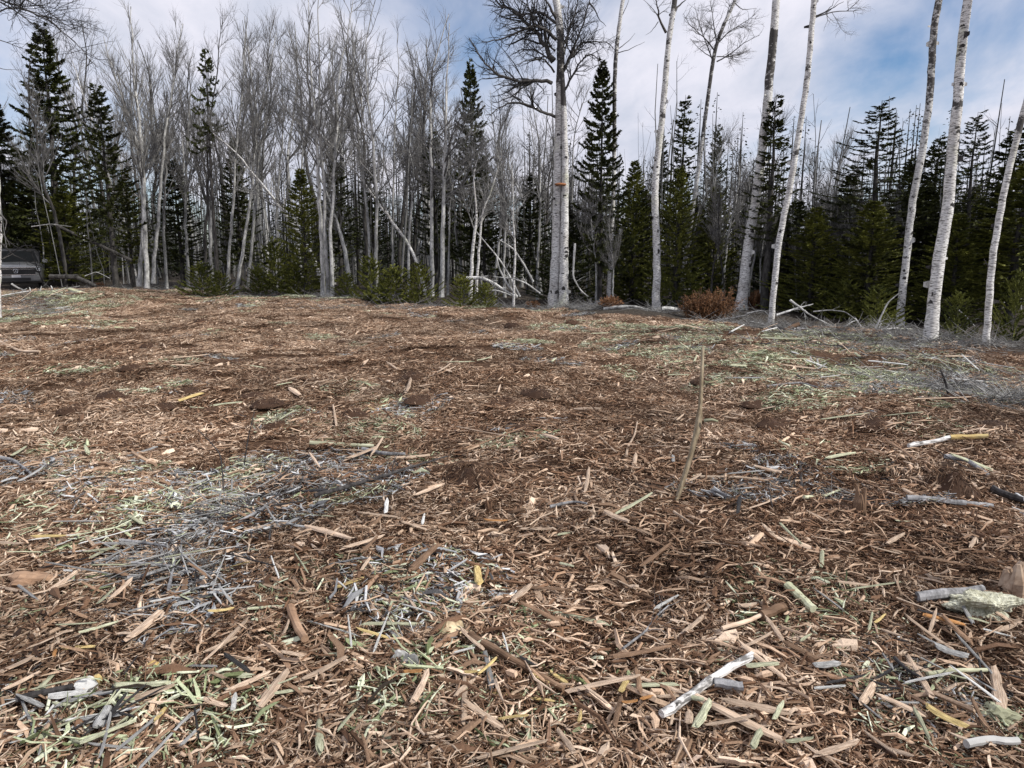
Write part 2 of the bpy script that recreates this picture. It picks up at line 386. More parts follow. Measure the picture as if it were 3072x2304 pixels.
def scatter(name, label, pts, nor, yaw, scl, sources, seed):
    n = len(pts); me = bpy.data.meshes.new(name)
    me.vertices.add(n); me.vertices.foreach_set('co', np.asarray(pts, np.float32).ravel())
    eul = []
    for k in range(n):
        q = Vector((0, 0, 1)).rotation_difference(Vector(nor[k])) @ __import__('mathutils').Quaternion((0, 0, 1), float(yaw[k]))
        eul += list(q.to_euler())
    a = me.attributes.new('rot', 'FLOAT_VECTOR', 'POINT'); a.data.foreach_set('vector', np.asarray(eul, np.float32))
    a = me.attributes.new('scl', 'FLOAT_VECTOR', 'POINT'); a.data.foreach_set('vector', np.asarray(scl, np.float32).ravel())
    a = me.attributes.new('vid', 'INT', 'POINT'); a.data.foreach_set('value', np.random.default_rng(seed).integers(0, len(sources), n).astype(np.int32))
    me.materials.append(sources[0].data.materials[0])
    o = link(name, me); ng = bpy.data.node_groups.new(name, 'GeometryNodeTree')
    ng.interface.new_socket('Geometry', in_out='INPUT', socket_type='NodeSocketGeometry'); ng.interface.new_socket('Geometry', in_out='OUTPUT', socket_type='NodeSocketGeometry')
    gi, go = ng.nodes.new('NodeGroupInput'), ng.nodes.new('NodeGroupOutput'); iop = ng.nodes.new('GeometryNodeInstanceOnPoints'); jn = ng.nodes.new('GeometryNodeJoinGeometry')
    for s in sources:
        oi = ng.nodes.new('GeometryNodeObjectInfo'); oi.inputs['Object'].default_value = s
        gt = ng.nodes.new('GeometryNodeGeometryToInstance'); ng.links.new(oi.outputs['Geometry'], gt.inputs[0]); ng.links.new(gt.outputs[0], jn.inputs[0])
    def na(nm, dt):
        x = ng.nodes.new('GeometryNodeInputNamedAttribute'); x.data_type = dt; x.inputs['Name'].default_value = nm; return x.outputs['Attribute']
    ng.links.new(gi.outputs[0], iop.inputs['Points']); ng.links.new(jn.outputs[0], iop.inputs['Instance']); iop.inputs['Pick Instance'].default_value = True
    ng.links.new(na('vid', 'INT'), iop.inputs['Instance Index']); ng.links.new(na('rot', 'FLOAT_VECTOR'), iop.inputs['Rotation']); ng.links.new(na('scl', 'FLOAT_VECTOR'), iop.inputs['Scale'])
    ng.links.new(iop.outputs[0], go.inputs[0])
    md = o.modifiers.new('scatter', 'NODES'); md.node_group = ng
    return tag(o, label, 'wood chips', kind='stuff')
rng = np.random.default_rng(21)
# candidate points: denser near the viewer
cand = []
for y0, y1, dens in ((.9, 5, 22), (5, 10, 14), (10, 30, 9)):
    xm = .78*y1 + 3.0; n = int(2*xm*(y1-y0)*dens)
    x = rng.uniform(-xm, xm, n); y = rng.uniform(y0, y1, n); k = np.abs(x) < .78*y + 3.0
    cand.append(np.stack([x[k], y[k]], 1))
cand = np.concatenate(cand)
wob = .35*np.sin(cand[:, 0]*2.1) + .25*np.sin(cand[:, 0]*5.3+1) + rng.normal(size=len(cand))*.35
cand = cand[cand[:, 1] < edge_y(cand[:, 0]) + wob]
pit = np.zeros(len(cand))
for bx, by, rx, ry, h in BUMPS:
    if h < 0 and rx < 1: pit = np.maximum(pit, ((cand[:, 0]-bx)/(rx*.7+.13))**2 + ((cand[:, 1]-by)/(ry*.7+.11))**2 < 1)
cand = cand[pit < .45]
x, y = cand[:, 0], cand[:, 1]; z = gz(x, y); e = .18
nor = norm(np.stack([-(gz(x+e, y)-gz(x-e, y))/(2*e), -(gz(x, y+e)-gz(x, y-e))/(2*e), np.ones(len(x))], -1))
def patches(lst):                                             # pixel centre and pixel half sizes of tinted patches -> ground ellipses
    s = np.zeros(len(x))
    for px, py, hx, hy, a in lst:
        c = flat(px, py); rx = abs(flat(px+hx, py)[0]-c[0]); ry = abs(flat(px, py-hy)[1]-c[1])
        s = np.maximum(s, a*np.exp(-(((x-c[0])/rx)**2 + ((y-c[1])/ry)**2)))
    return s
s_green = patches([(1000, 893, 420, 10, .8), (500, 872, 300, 8, .5), (1550, 930, 250, 8, .6), (900, 1400, 250, 40, .4), (400, 1560, 200, 50, .4), (170, 925, 170, 28, 1), (2350, 1010, 420, 30, .8), (2450, 1110, 330, 50, .95), (2850, 1130, 300, 60, .8), (2000, 985, 240, 18, .9), (2150, 1090, 200, 40, .6),
                   (260, 1400, 200, 30, .55), (1060, 1330, 150, 30, .5), (330, 2160, 420, 130, .75), (1200, 1950, 260, 70, .6), (1250, 2150, 200, 60, .35), (2980, 2150, 180, 90, .6), (2100, 1960, 200, 60, .3), (600, 1560, 320, 60, .4), (2500, 880, 900, 20, .3)])
s_grey = patches([(500, 1690, 230, 90, .95), (380, 1800, 200, 60, .8), (900, 1440, 320, 55, .85), (700, 1570, 230, 60, .9), (2800, 1150, 330, 45, .9), (2500, 1060, 300, 14, .5), (60, 1400, 90, 35, .8), (130, 925, 90, 22, .7),
                  (420, 2230, 330, 90, .65), (60, 2150, 160, 60, .6), (1180, 1800, 110, 50, .7), (1210, 2000, 120, 50, .5), (2720, 2030, 200, 60, .5), (2480, 1480, 260, 50, .6), (2950, 1060, 200, 20, .5)])
s_umber = patches([(1300, 1080, 500, 50, .8), (2000, 1330, 800, 160, .8), (500, 1000, 300, 25, .6), (1400, 1500, 500, 80, .6), (2900, 1650, 400, 150, .7), (1500, 1250, 700, 160, .7), (2400, 1500, 700, 250, .75), (60, 1110, 300, 60, 1), (1750, 1650, 500, 150, .5), (2700, 1300, 500, 100, .6), (1900, 1900, 600, 120, .45), (900, 1100, 500, 60, .5), (800, 2010, 300, 60, .4)])  # where the darker brown chips are chosen more often
rr = rng.random((3, len(x)))
kind = np.where(rr[0] < s_green*.85, 'green', np.where(rr[1] < s_grey*.80, 'grey', np.where(rr[2] < s_umber*.85 + .16, 'umber', 'tan')))
stray = rng.random(len(x)); kind[stray < .025] = 'green'; kind[(stray > .025) & (stray < .045)] = 'grey'
NAMES = dict(tan=('tan_wood_chips', 'pale tan shredded wood chips carpeting the clearing'), umber=('brown_wood_chips', 'brown shredded wood chips and bark on the clearing'),
             green=('green_wood_chips', 'green tinged shredded sapwood chips in patches on the mulch'), grey=('grey_wood_chips', 'weathered grey wood chips and twigs in patches on the mulch'))
for j, pal in enumerate(('tan', 'umber', 'green', 'grey')):
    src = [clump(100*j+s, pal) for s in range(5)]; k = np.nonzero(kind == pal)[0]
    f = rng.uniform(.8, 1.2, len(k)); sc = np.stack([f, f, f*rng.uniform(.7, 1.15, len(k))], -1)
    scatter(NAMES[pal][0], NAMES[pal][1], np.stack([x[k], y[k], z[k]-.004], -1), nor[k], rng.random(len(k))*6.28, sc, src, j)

# ------------------------------------------------------------------ larger pieces of wood lying on the mulch, each its own thing
def splinter_mesh(seed, mat):
    r = np.random.default_rng(seed); mb = MB(); st = np.array([-.5, -.40, -.18, .1, .36, .5]); prof = np.array([.72, .98, 1, .97, .9, .6])*r.uniform(.8, 1.1, 6)
    cv = r.normal()*.14; cz = r.normal()*.6; rings = []
    for xx, w in zip(st, prof):
        off = cv*(xx**2*4-1)*.5; zo = cz*(xx**2*4-.6)*.5; w0, w1 = w*r.uniform(.85, 1.1), w*r.uniform(.85, 1.1)
        pts = [(-.5*w0, -.15), (-.3*w0, .42), (.05, .5), (.36*w1, .34), (.5*w1, -.1), (0, -.5)]
        rag = r.normal(size=6)*(.07 if abs(xx) > .45 else .010)
        rings.append([(xx+rag[k], yy+off, zz+zo) for k, (yy, zz) in enumerate(pts)])
    V = np.array(rings).reshape(-1, 3); n = 6
    q = [(k*n+j, k*n+(j+1) % n, (k+1)*n+(j+1) % n, (k+1)*n+j) for k in range(5) for j in range(n)]
    t = [(0, j+1, j) for j in range(1, n-1)] + [(30, 30+j, 31+j) for j in range(1, n-1)]
    mb.add(V, q, t); return mb.mesh('splinter', mat, smooth=False)
SPL = {c: [splinter_mesh(s*7+len(c), M[c]) for s in range(7)] for c in ('tan', 'brown', 'grey', 'green', 'yellow', 'orange', 'dark', 'white')}
WORDS = dict(tan='pale tan split wood splinter lying on the mulch', brown='dark brown wood splinter lying on the mulch', grey='weathered grey wood splinter lying on the mulch',
             green='green tinged sapwood splinter lying on the mulch', yellow='bright yellow wood splinter lying on the mulch', orange='orange brown wood splinter lying on the mulch',
             dark='blackened bark splinter lying on the mulch', white='white birch splinter lying on the mulch')
LAND = [('yellow stone', 1350, 1905), ('white birch stick', 2120, 2090), ('upright split sapling', 2030, 1515), ('pale broken chunk', 2950, 1835), ('bowed grey log', 2850, 1530), ('black bark stick', 140, 2115), ('grey chip patch', 500, 1700),
        ('brown bark block', 75, 1762), ('long dark branch', 1150, 1450), ('orange splinter', 1490, 1588), ('yellow square chip', 459, 2008), ('white bark scraps', 1215, 2000), ('green barked pole', 1030, 1350), ('dry grey twigs', 2830, 1150), ('bleached white log', 2970, 2268),
        ('thick tan log', 2315, 1865), ('black root hollow', 2480, 1470), ('bent grey branch', 40, 1400), ('green chips by the brushwood', 2350, 1050), ('brown branch stub', 890, 1900), ('long brown pole', 1550, 2020), ('bent dark sapling', 668, 1480)]
LANDP = np.array([flat(a, b) for _, a, b in LAND])
def near(p): return LAND[int(np.argmin(np.hypot(*(LANDP - np.asarray(p)[:2]).T)))][0]
def splinter(p0, p1, w, colr, lift=.02, label=None, thick=.35, z1=0.0):
    r = RNG; p0, p1 = np.asarray(p0), np.asarray(p1); d = p1-p0; L = float(np.linalg.norm(d)); c = (p0+p1)/2
    o = link('wood_splinter', SPL[colr][int(r.integers(7))]); th = max(.006, w*thick)
    o.location = (c[0], c[1], c[2]+lift+th*.3+z1/2); o.scale = (L, w, th)
    o.rotation_euler = (r.normal()*.22, -math.atan2(float(d[2])+z1, math.hypot(d[0], d[1])), math.atan2(d[1], d[0]))
    ld = near(c); sz = 'long' if L > .22 else 'short' if L < .12 else ''
    return tag(o, label or ' '.join((sz + ' ' + WORDS[colr].replace('lying on the mulch', f'on the mulch nearest the {ld}')).split()), 'wood splinter', ' '.join(f'{sz} {colr} wood splinters nearest the {ld}'.split()))
EXPL = [  # photo pixels of the two ends, width in pixels, wood
 (1248,1511,1332,1478,13,'tan'),(919,1609,1053,1648,19,'tan'),(1031,1677,1154,1638,19,'tan'),(1455,1587,1520,1590,13,'orange'),(1158,1565,1162,1525,14,'white'),(1268,1600,1274,1570,9,'white'),
 (101,1638,195,1636,12,'yellow'),(0,1656,75,1661,14,'tan'),(275,1703,347,1667,14,'green'),(108,1468,318,1453,15,'tan'),(1730,1242,1802,1242,14,'tan'),(1857,1564,1954,1506,14,'green'),
 (1817,1564,1882,1593,20,'tan'),(1755,1499,1766,1430,12,'tan'),(1629,1325,1676,1340,18,'tan'),(2664,1344,2801,1415,16,'brown'),(2750,1700,3000,1748,17,'brown'),(2240,2039,2330,2032,24,'green'),
 (2085,2224,2124,2151,30,'green'),(2062,2215,2066,2180,24,'tan'),(1860,2115,1886,2068,18,'yellow'),(1868,2150,1910,2145,15,'orange'),(1920,2140,1954,2130,12,'orange'),(1907,2047,1918,2122,17,'brown'),
 (1089,1909,1263,1909,13,'green'),(1212,2057,1267,2054,18,'orange'),(1075,1924,1183,1956,11,'yellow'),(1393,2057,1430,2055,12,'yellow'),(1440,2060,1488,2015,14,'yellow'),(854,1996,912,2010,18,'tan'),
 (181,1913,286,1907,13,'green'),(250,1935,350,1905,15,'green'),(253,2274,409,2209,24,'green'),(297,2231,329,2170,32,'grey'),(354,2101,506,2093,24,'green'),(159,2133,260,2119,26,'white'),(542,2220,597,2177,16,'grey'),
 (615,2140,683,2162,18,'tan'),(615,2025,680,1960,15,'tan'),(670,1975,745,1895,15,'tan'),(702,2173,709,2126,16,'white'),(629,1870,702,1862,16,'yellow'),(166,2010,172,1990,11,'orange'),(2775,2165,2893,2228,36,'yellow'),
 (2740,2172,2782,2260,14,'green'),(2440,2036,2509,2029,26,'grey'),(2443,2106,2530,2099,10,'white'),(2803,1977,2893,2008,28,'grey'),(458,1840,520,1826,9,'white'),(700,1845,660,1790,10,'grey'),(300,1845,345,1800,15,'green'),
 (470,2205,500,2170,13,'yellow'),(545,2285,590,2240,14,'grey'),(60,2220,160,2190,14,'green'),(0,2275,120,2225,15,'tan'),(20,2110,120,2060,14,'tan'),(90,1985,200,1935,15,'tan'),(1500,2200,1580,2190,12,'yellow'),
 (1600,2060,1645,2090,16,'yellow'),(1650,2055,1700,2090,14,'yellow'),(1735,2210,1740,2180,12,'yellow'),(1290,2260,1330,2250,12,'tan'),(2400,1960,2430,1940,9,'green'),(2360,2270,2430,2260,14,'green'),(2320,2200,2345,2150,16,'green'),
 (2255,2290,2280,2235,20,'green'),(2620,1905,2650,1880,10,'yellow'),(2905,1890,2960,1905,10,'green'),(2750,1865,2820,1880,10,'dark'),(2610,2085,2660,2100,12,'dark'),(1560,2010,1610,2040,12,'dark'),(1680,1720,1720,1730,10,'green'),
 (840,1275,880,1250,10,'green'),(1010,1290,1000,1230,9,'tan'),(540,1215,610,1195,11,'yellow'),(870,1180,900,1200,20,'tan'),(1220,1190,1232,1150,14,'tan'),(640,1232,720,1222,9,'green'),(1380,1300,1560,1335,8,'tan'),
 (1040,1400,1130,1362,22,'tan'),(1115,1385,1150,1330,10,'tan'),(930,1380,960,1425,9,'tan'),(1420,1360,1570,1300,8,'brown'),(60,1790,110,1830,10,'grey'),(2480,1395,2560,1380,14,'green'),(2470,1275,2600,1258,12,'green'),
 (2630,1270,2760,1256,13,'green'),(2740,1215,2900,1208,12,'tan'),(2420,1040,2560,1052,9,'dark'),(2580,1075,2700,1082,8,'dark'),(2610,1085,2720,1098,8,'white'),(2290,1025,2400,1035,11,'green'),(2860,1150,2960,1158,10,'white'),
 (1800,1330,1850,1380,8,'tan'),(2250,1550,2330,1520,9,'tan'),(2420,1560,2480,1590,10,'tan'),(2690,1590,2760,1560,10,'green'),(2580,1470,2690,1510,13,'tan'),(2440,1640,2560,1660,9,'tan'),(2340,1600,2400,1660,10,'green'),
 (2660,1660,2710,1630,14,'tan'),(2520,1780,2600,1790,14,'tan'),(2560,1800,2690,1780,11,'green'),(2640,1925,2700,1945,9,'tan'),(2770,1880,2890,1910,13,'orange'),(2990,1930,3060,1900,14,'tan'),(2950,1925,3040,1950,7,'white')]
for a, b_, c, d_, w, colr in EXPL:
    p0, p1 = gnd(a, b_), gnd(c, d_); splinter(p0, p1, size_at(w, (p0[1]+p1[1])/2), colr, lift=.052)
r = np.random.default_rng(77); names = ['tan', 'brown', 'grey', 'green', 'yellow', 'dark', 'white']
for k in range(185):
    px, py = r.uniform(0, 3072), 1130 + 1160*r.random()**.8; p = gnd(px, py); ya = r.uniform(0, math.pi)
    L = float(np.exp(r.normal(math.log(.15), .3))); w = L*r.uniform(.08, .2)
    zone = (px < 1000 and py > 1300) or (px > 2300 and py < 1250)
    colr = r.choice(names, p=[.3, .12, .22, .25, .03, .05, .03] if zone else [.60, .2, .04, .07, .035, .04, .015])
    d = np.array([math.cos(ya), math.sin(ya), 0])*L/2; q0, q1 = p-d, p+d; q0[2] = gz(q0[0], q0[1]); q1[2] = gz(q1[0], q1[1])
    splinter(q0, q1, w, colr, lift=.042, z1=r.normal()*.02)

r = np.random.default_rng(303)
def strewn(name, cat, n, ppx, ppy, hx, hy, L0, w0, colours, words):
    for k in range(n):
        p = gnd(ppx + r.normal()*hx*.55, ppy + r.normal()*hy*.5); ya = r.uniform(0, math.pi); L = L0*r.uniform(.5, 1.5); d = np.array([math.cos(ya), math.sin(ya), 0])*L/2; q0, q1 = p-d, p+d; q0[2], q1[2] = gz(q0[0], q0[1]), gz(q1[0], q1[1])
        c_ = colours[int(r.integers(len(colours)))]; o = splinter(q0, q1, w0*r.uniform(.6, 1.4), c_, lift=.05, z1=r.normal()*.05*L/.4); o.name = name; ld = near(p)
        look = dict(green='pale green', white='white', tan='tan', dark='black', grey='grey', brown='brown')[c_]; sz = 'long' if L > L0 else 'short'
        tag(o, f'{sz} {look} {words}', cat, f'{sz} {look} {words}')
strewn('heap_stick', 'stick', 22, 175, 922, 150, 24, .55, .04, ['green', 'green', 'tan', 'white', 'grey'], 'split stick lying on the low mulch heap')
strewn('split_stick', 'stick', 40, 2480, 1105, 420, 60, .38, .030, ['green', 'green', 'white', 'tan', 'dark', 'grey'], 'split stick strewn on the green chips before the birches')
strewn('split_stick', 'stick', 20, 2250, 1000, 320, 16, .5, .035, ['green', 'white', 'tan', 'dark'], 'split stick along the chip edge under the birches')
strewn('split_stick', 'stick', 46, 1200, 1090, 900, 100, .32, .026, ['tan', 'tan', 'tan', 'brown', 'green'], 'split stick strewn over the far mulch')
strewn('grey_stick', 'stick', 44, 500, 1700, 300, 110, .22, .010, ['grey', 'grey', 'grey', 'dark', 'green', 'white'], 'stick in the grey slash beside the thin straight grey stick')
strewn('grey_stick', 'stick', 34, 780, 1520, 280, 80, .24, .010, ['grey', 'dark', 'dark', 'grey', 'green'], 'stick in the dark slash around the long dark branch')
strewn('grey_stick', 'stick', 34, 300, 2170, 360, 110, .16, .011, ['green', 'green', 'grey', 'white', 'dark'], 'stick in the green slash around the black bark stick')
strewn('grey_stick', 'stick', 16, 1180, 1940, 220, 70, .15, .009, ['green', 'green', 'grey', 'white'], 'stick in the small slash beside the yellow stone')
strewn('grey_stick', 'stick', 20, 2560, 1470, 300, 60, .24, .010, ['dark', 'dark', 'grey', 'brown'], 'stick fallen in and around the black root hollow')
strewn('grey_stick', 'stick', 18, 2780, 2060, 260, 100, .15, .010, ['grey', 'green', 'dark', 'white'], 'stick in the slash beside the bent green stick')
def stick(pix, w, mat, label, cat='stick', name='fallen_stick', lift=.05, Ys=None, ends=None, twigs=0, taper=.6, sides=9, group=None, rough=.045, seed=0):
    """a round piece of wood through photo pixels on the ground (or at distances Ys); w = width in pixels"""
    rg = np.random.default_rng((seed + int(pix[0][0])) % 99991)
    if Ys is None: P = np.array([gnd(*p) for p in pix]); P[:, 2] += lift
    else: P = np.array([at(p[0], p[1], yy) for p, yy in zip(pix, Ys)])
    yy = P[:, 1].mean(); rad = size_at(w, yy)/2; n = max(8, int(np.linalg.norm(P[-1]-P[0])/rad/2.5)); n = min(n, 26)
    P = resample(P, n); P += rg.normal(size=P.shape)*rad*.07
    R = rad*np.linspace(1, taper, n)*(1+rough*rg.normal(size=n)); mb = MB()
    Rr = np.repeat(R[:, None], sides, 1)*(1+.05*rg.normal(size=(1, sides))+.025*rg.normal(size=(n, sides)))
    tubes(mb, P[None], Rr[None], sides, cap=True)
    root = empty(name, P[0]); mb.obj('stem', mat, root, origin=P[0], smooth=False)
    if twigs:
        m2 = MB(); C, CR = grow(rg, P[None], R[None], twigs, .25, 1, 45, 15, lambda t, l: .12+.45*(1-t)*l*.5, lambda q: q*.4, 5, .05, .2); tubes(m2, C, CR, 4)
        C2, CR2 = grow(rg, C, CR, twigs*3, .2, 1, 45, 15, lambda t, l: .1+.35*l*(1-t), lambda q: q*.6, 4, .02, .25); tubes(m2, C2, CR2, 3)
        m2.obj('twigs', mat, root, origin=P[0])
    return tag(root, label, cat, group)
stick([(1983,2184),(2070,2126),(2157,2057),(2255,2003)], 24, M['birch'], 'white birch stick lying aslant on the chips beside a grey log', taper=.95)
stick([(2142,2086),(2226,2100)], 28, M['stick_grey'], 'short grey log beside the white birch stick', 'log', 'short_log', taper=.9)
stick([(2060,2130),(2110,2140)], 14, M['green'], 'short green stub under the white birch stick', 'stick', taper=.9)
stick([(930,1346),(1020,1352),(1122,1356)], 13, M['green'], 'straight green barked pole lying above the dark branch', 'pole', 'fallen_pole', taper=.8)
stick([(1089,1366),(1150,1380),(1216,1381)], 15, M['stick_grey'], 'curved dark grey stick at the end of the green pole')
stick([(945,1511),(1060,1478),(1180,1440),(1342,1388)], 12, M['stick_dark'], 'long dark branch lying across the grey chips', 'branch', 'fallen_branch', twigs=7, taper=.35)
stick([(362,1648),(430,1655),(506,1667)], 11, M['stick_grey'], 'grey stick among the weathered chips, thickest of its heap')
stick([(398,1717),(520,1728),(644,1750)], 9, M['stick_grey'], 'straight thin grey stick crossing the grey chip patch')
stick([(385,1765),(440,1758),(500,1735)], 13, M['stick_grey'], 'broad grey stick below the thin straight one')
stick([(508,1800),(520,1745),(530,1700)], 9, M['stick_grey'], 'forked grey stick pointing away over the grey patch', twigs=3)
stick([(0,1393),(40,1398),(95,1440)], 11, M['stick_grey'], 'bent grey branch beside the green chips', 'branch', 'fallen_branch')
stick([(590,1560),(640,1580),(700,1575)], 9, M['stick_dark'], 'dark twiggy stick above the grey chip patch', twigs=4)
stick([(720,1590),(780,1560),(850,1500)], 9, M['stick_grey'], 'pale grey stick leaning over the dark branch end', twigs=3)
stick([(2723,1356),(2800,1345),(2849,1333)], 14, M['birch'], 'white birch branch with a yellow split end', 'branch', 'fallen_branch', taper=.9)
stick([(2849,1333),(2962,1331)], 15, M['yellow'], 'yellow split pole lying in line with the white birch branch', 'pole', 'fallen_pole', taper=.9)
stick([(2829,1411),(2890,1437),(2962,1465)], 15, M['stick_grey'], 'grey branch running down beside the brown clod', 'branch', 'fallen_branch', taper=.8)
stick([(2715,1548),(2770,1528),(2868,1532),(2974,1540)], 17, M['stick_grey'], 'bowed grey log over a black hollow', 'log', 'fallen_log', taper=.8)
stick([(2974,1488),(3020,1510),(3090,1532)], 22, M['stick_dark'], 'black rotten log beside the bowed grey log', 'log', 'fallen_log', taper=.9)
stick([(2750,1822),(2840,1812),(2942,1800)], 27, M['stick_grey'], 'flat grey weathered log against the pale broken chunk', 'log', 'fallen_log', taper=.9)
stick([(2359,1787),(2400,1825),(2437,1861)], 24, M['green'], 'mossy green log end in the brown chips', 'log', 'fallen_log', taper=.9)
stick([(2164,1920),(2230,1902),(2280,1880)], 13, M['tan'], 'thin tan stick joining the thick tan log', taper=.9)
stick([(2280,1880),(2352,1852)], 28, M['brown'], 'thick tan log with a ragged end', 'log', 'fallen_log', taper=1)
stick([(1408,1938),(1480,1980),(1560,2030),(1690,2105)], 21, M['brown'], 'long brown pole running aslant past the yellow stone', 'pole', 'fallen_pole', taper=.7)
stick([(872,1855),(885,1900),(916,1953)], 26, M['brown'], 'short brown branch stub pointing at the viewer', 'branch', 'fallen_branch', taper=.8)
stick([(54,2140),(130,2118),(224,2100)], 20, M['stick_dark'], 'black bark covered stick beside white bark scraps', taper=.8)
stick([(2893,2273),(2960,2262),(3050,2266)], 24, M['white'], 'bleached white log in the grey chips', 'log', 'fallen_log', taper=.9)
stick([(2778,2060),(2845,2048),(2956,2047)], 12, M['green'], 'bent green stick on top of dark twigs', taper=.8)
stick([(2680,2010),(2720,2050),(2760,2070)], 12, M['stick_dark'], 'dark twiggy stick under the bent green one', twigs=4)
stick([(1868,1981),(1933,1931),(1972,1877),(2005,1848)], 7, M['stick_grey'], 'thin forked grey twig running up the chips', 'twig', 'fallen_twig', twigs=4)
stick([(1878,1398),(1882,1362),(1904,1322),(1911,1282)], 7, M['tan'], 'thin pale crooked twig pointing away', 'twig', 'fallen_twig')
stick([(2099,1452),(2200,1452),(2305,1463)], 8, M['tan'], 'long straight tan stick behind the foot of the upright sapling')
stick([(2410,1515),(2470,1500),(2530,1475)], 9, M['green'], 'pale green stick bridging the black hollow')
stick([(2405,1450),(2400,1400)], 12, M['stick_dark'], 'black stub in the root hollow', lift=.03)
stick([(2020,1560),(2080,1600)], 8, M['tan'], 'short tan stick in front of the upright sapling')
stick([(1650,1545),(1720,1528),(1760,1535)], 10, M['stick_grey'], 'curved grey stick in front of a dark hollow')
stick([(0,1035),(60,1048),(120,1062)], 11, M['tan'], 'pale pole lying in the dark rut', 'pole', 'fallen_pole')
stick([(2300,1172),(2400,1160),(2450,1175)], 8, M['stick_grey'], 'grey stick at the rim of the dry twigs')
# uprights
def upright(pix, w, mat, label, cat, name, Y, taper=.9, twigs=0, wid=None, sides=8):
    P = np.array([at(a, b, Y + .04*k) for k, (a, b) in enumerate(pix)]); P[0, 2] = min(P[0, 2], float(gz(P[0, 0], P[0, 1]))-.02)
    n = 22; P = resample(P, n); rad = size_at(w, Y)/2; rg = np.random.default_rng(int(pix[0][0]) % 99991)
    R = rad*(np.interp(np.linspace(0, 1, n), *wid) if wid else np.linspace(1, taper, n))
    Rr = np.repeat(R[:, None], sides, 1)*(1+.14*rg.normal(size=(1, sides)))*(1+.04*rg.normal(size=(n, sides))); mb = MB(); tubes(mb, P[None], Rr[None], sides, cap=True)
    root = empty(name, P[0]); mb.obj('stem', mat, root, origin=P[0])
    if twigs:
        m2 = MB(); C, CR = grow(rg, P[None], R[None], twigs, .3, 1, 40, 12, lambda t, l: l*.4*(1.2-t), lambda q: q*.6, 6, .06, .12); tubes(m2, C, CR, 4)
        m2.obj('twigs', mat, root, origin=P[0])
    return tag(root, label, cat)
st = upright([(2022,1522),(2045,1450),(2067,1380),(2086,1307),(2097,1253),(2102,1180),(2105,1108),(2108,1040)], 15, M['stake'],
        'split sapling stem standing upright in the mulch', 'stake', 'split_sapling', 4.30, wid=([0, .2, .4, .52, .58, .62, .8, 1], [.85, 1, 1, 1.25, 1.35, .8, .7, .55]))
p = at(2112, 1262, 4.42); mb = MB(); tubes(mb, np.array([[p, p+[.05, 0, .006], p+[.085, .0, -.004]]]), np.array([[.011, .009, .006]]), 6, cap=True); mb.obj('side_stub', M['green'], st, origin=st.location)
upright([(670,1482),(668,1430),(662,1363),(630,1325),(593,1290)], 5, M['stick_dark'], 'thin dark sapling with bent tip growing from the grey chips', 'sapling', 'bare_sapling', 4.5, .5, 5)
upright([(728,1378),(745,1310),(763,1236)], 4, M['stick_dark'], 'straight dark twig standing beside the bent sapling', 'twig', 'standing_twig', 5.2, .5, 2)
upright([(520,1700),(512,1660),(514,1610)], 4, M['stick_dark'], 'short dark shoot standing in the grey patch', 'shoot', 'standing_shoot', 3.5, .5, 2)
upright([(2850,1190),(2838,1150),(2822,1108)], 8, M['stick_dark'], 'dark bent sapling in the dry grey twigs', 'sapling', 'bare_sapling', 7.6, .6, 3)
# stone, clods, chunks, stumps
def blob(name, px, py, wpx, hpx, mat, label, cat, seed, flatn=.7, rough=.22, sub=3, depth=1.0, sink=.25, fine=.06):
    import bmesh
    bm = bmesh.new(); bmesh.ops.create_icosphere(bm, subdivisions=sub, radius=1); rg = np.random.default_rng(seed); g = gnd(px, py+hpx*.4)
    ax = [(norm(rg.normal(size=3)), rg.uniform(1.2, 4), rg.uniform(0, 6)) for _ in range(7)]; w = size_at(wpx, g[1])/2; h = size_at(hpx, g[1])/2
    for v in bm.verts:
        c = np.array(v.co); s = 1 + rough*sum(math.sin(k*float(c@a)*2+p) for a, k, p in ax)/3 + fine*rg.normal()
        v.co = Vector((c[0]*w*s, c[1]*w*depth*s, c[2]*h*s*flatn/.7))
    me = bpy.data.meshes.new(name); bm.to_mesh(me); bm.free(); me.materials.append(mat); o = link(name, me); o.location = (g[0], g[1]+w*depth*.5, g[2]+h*(1-sink)+.01)
    return tag(o, label, cat)
M['stone'] = mat_bark('yellow_stone', (.36, .27, .16), (.66, .54, .36), 12, .004)
M['clod'] = mat_bark('fibrous_clod', (.05, .024, .012), (.26, .15, .085), 22, .03)
M['chunk'] = mat_bark('pale_rotten_wood', (.30, .29, .20), (.72, .72, .58), 30, .02)
M['pit_dark'] = mat_bark('pit_black', (.006, .005, .005), (.03, .026, .025), 18, .02)
blob('stone', 1350, 1905, 74, 52, M['stone'], 'rounded yellow stone sitting on the chips', 'stone', 3, fine=.02)
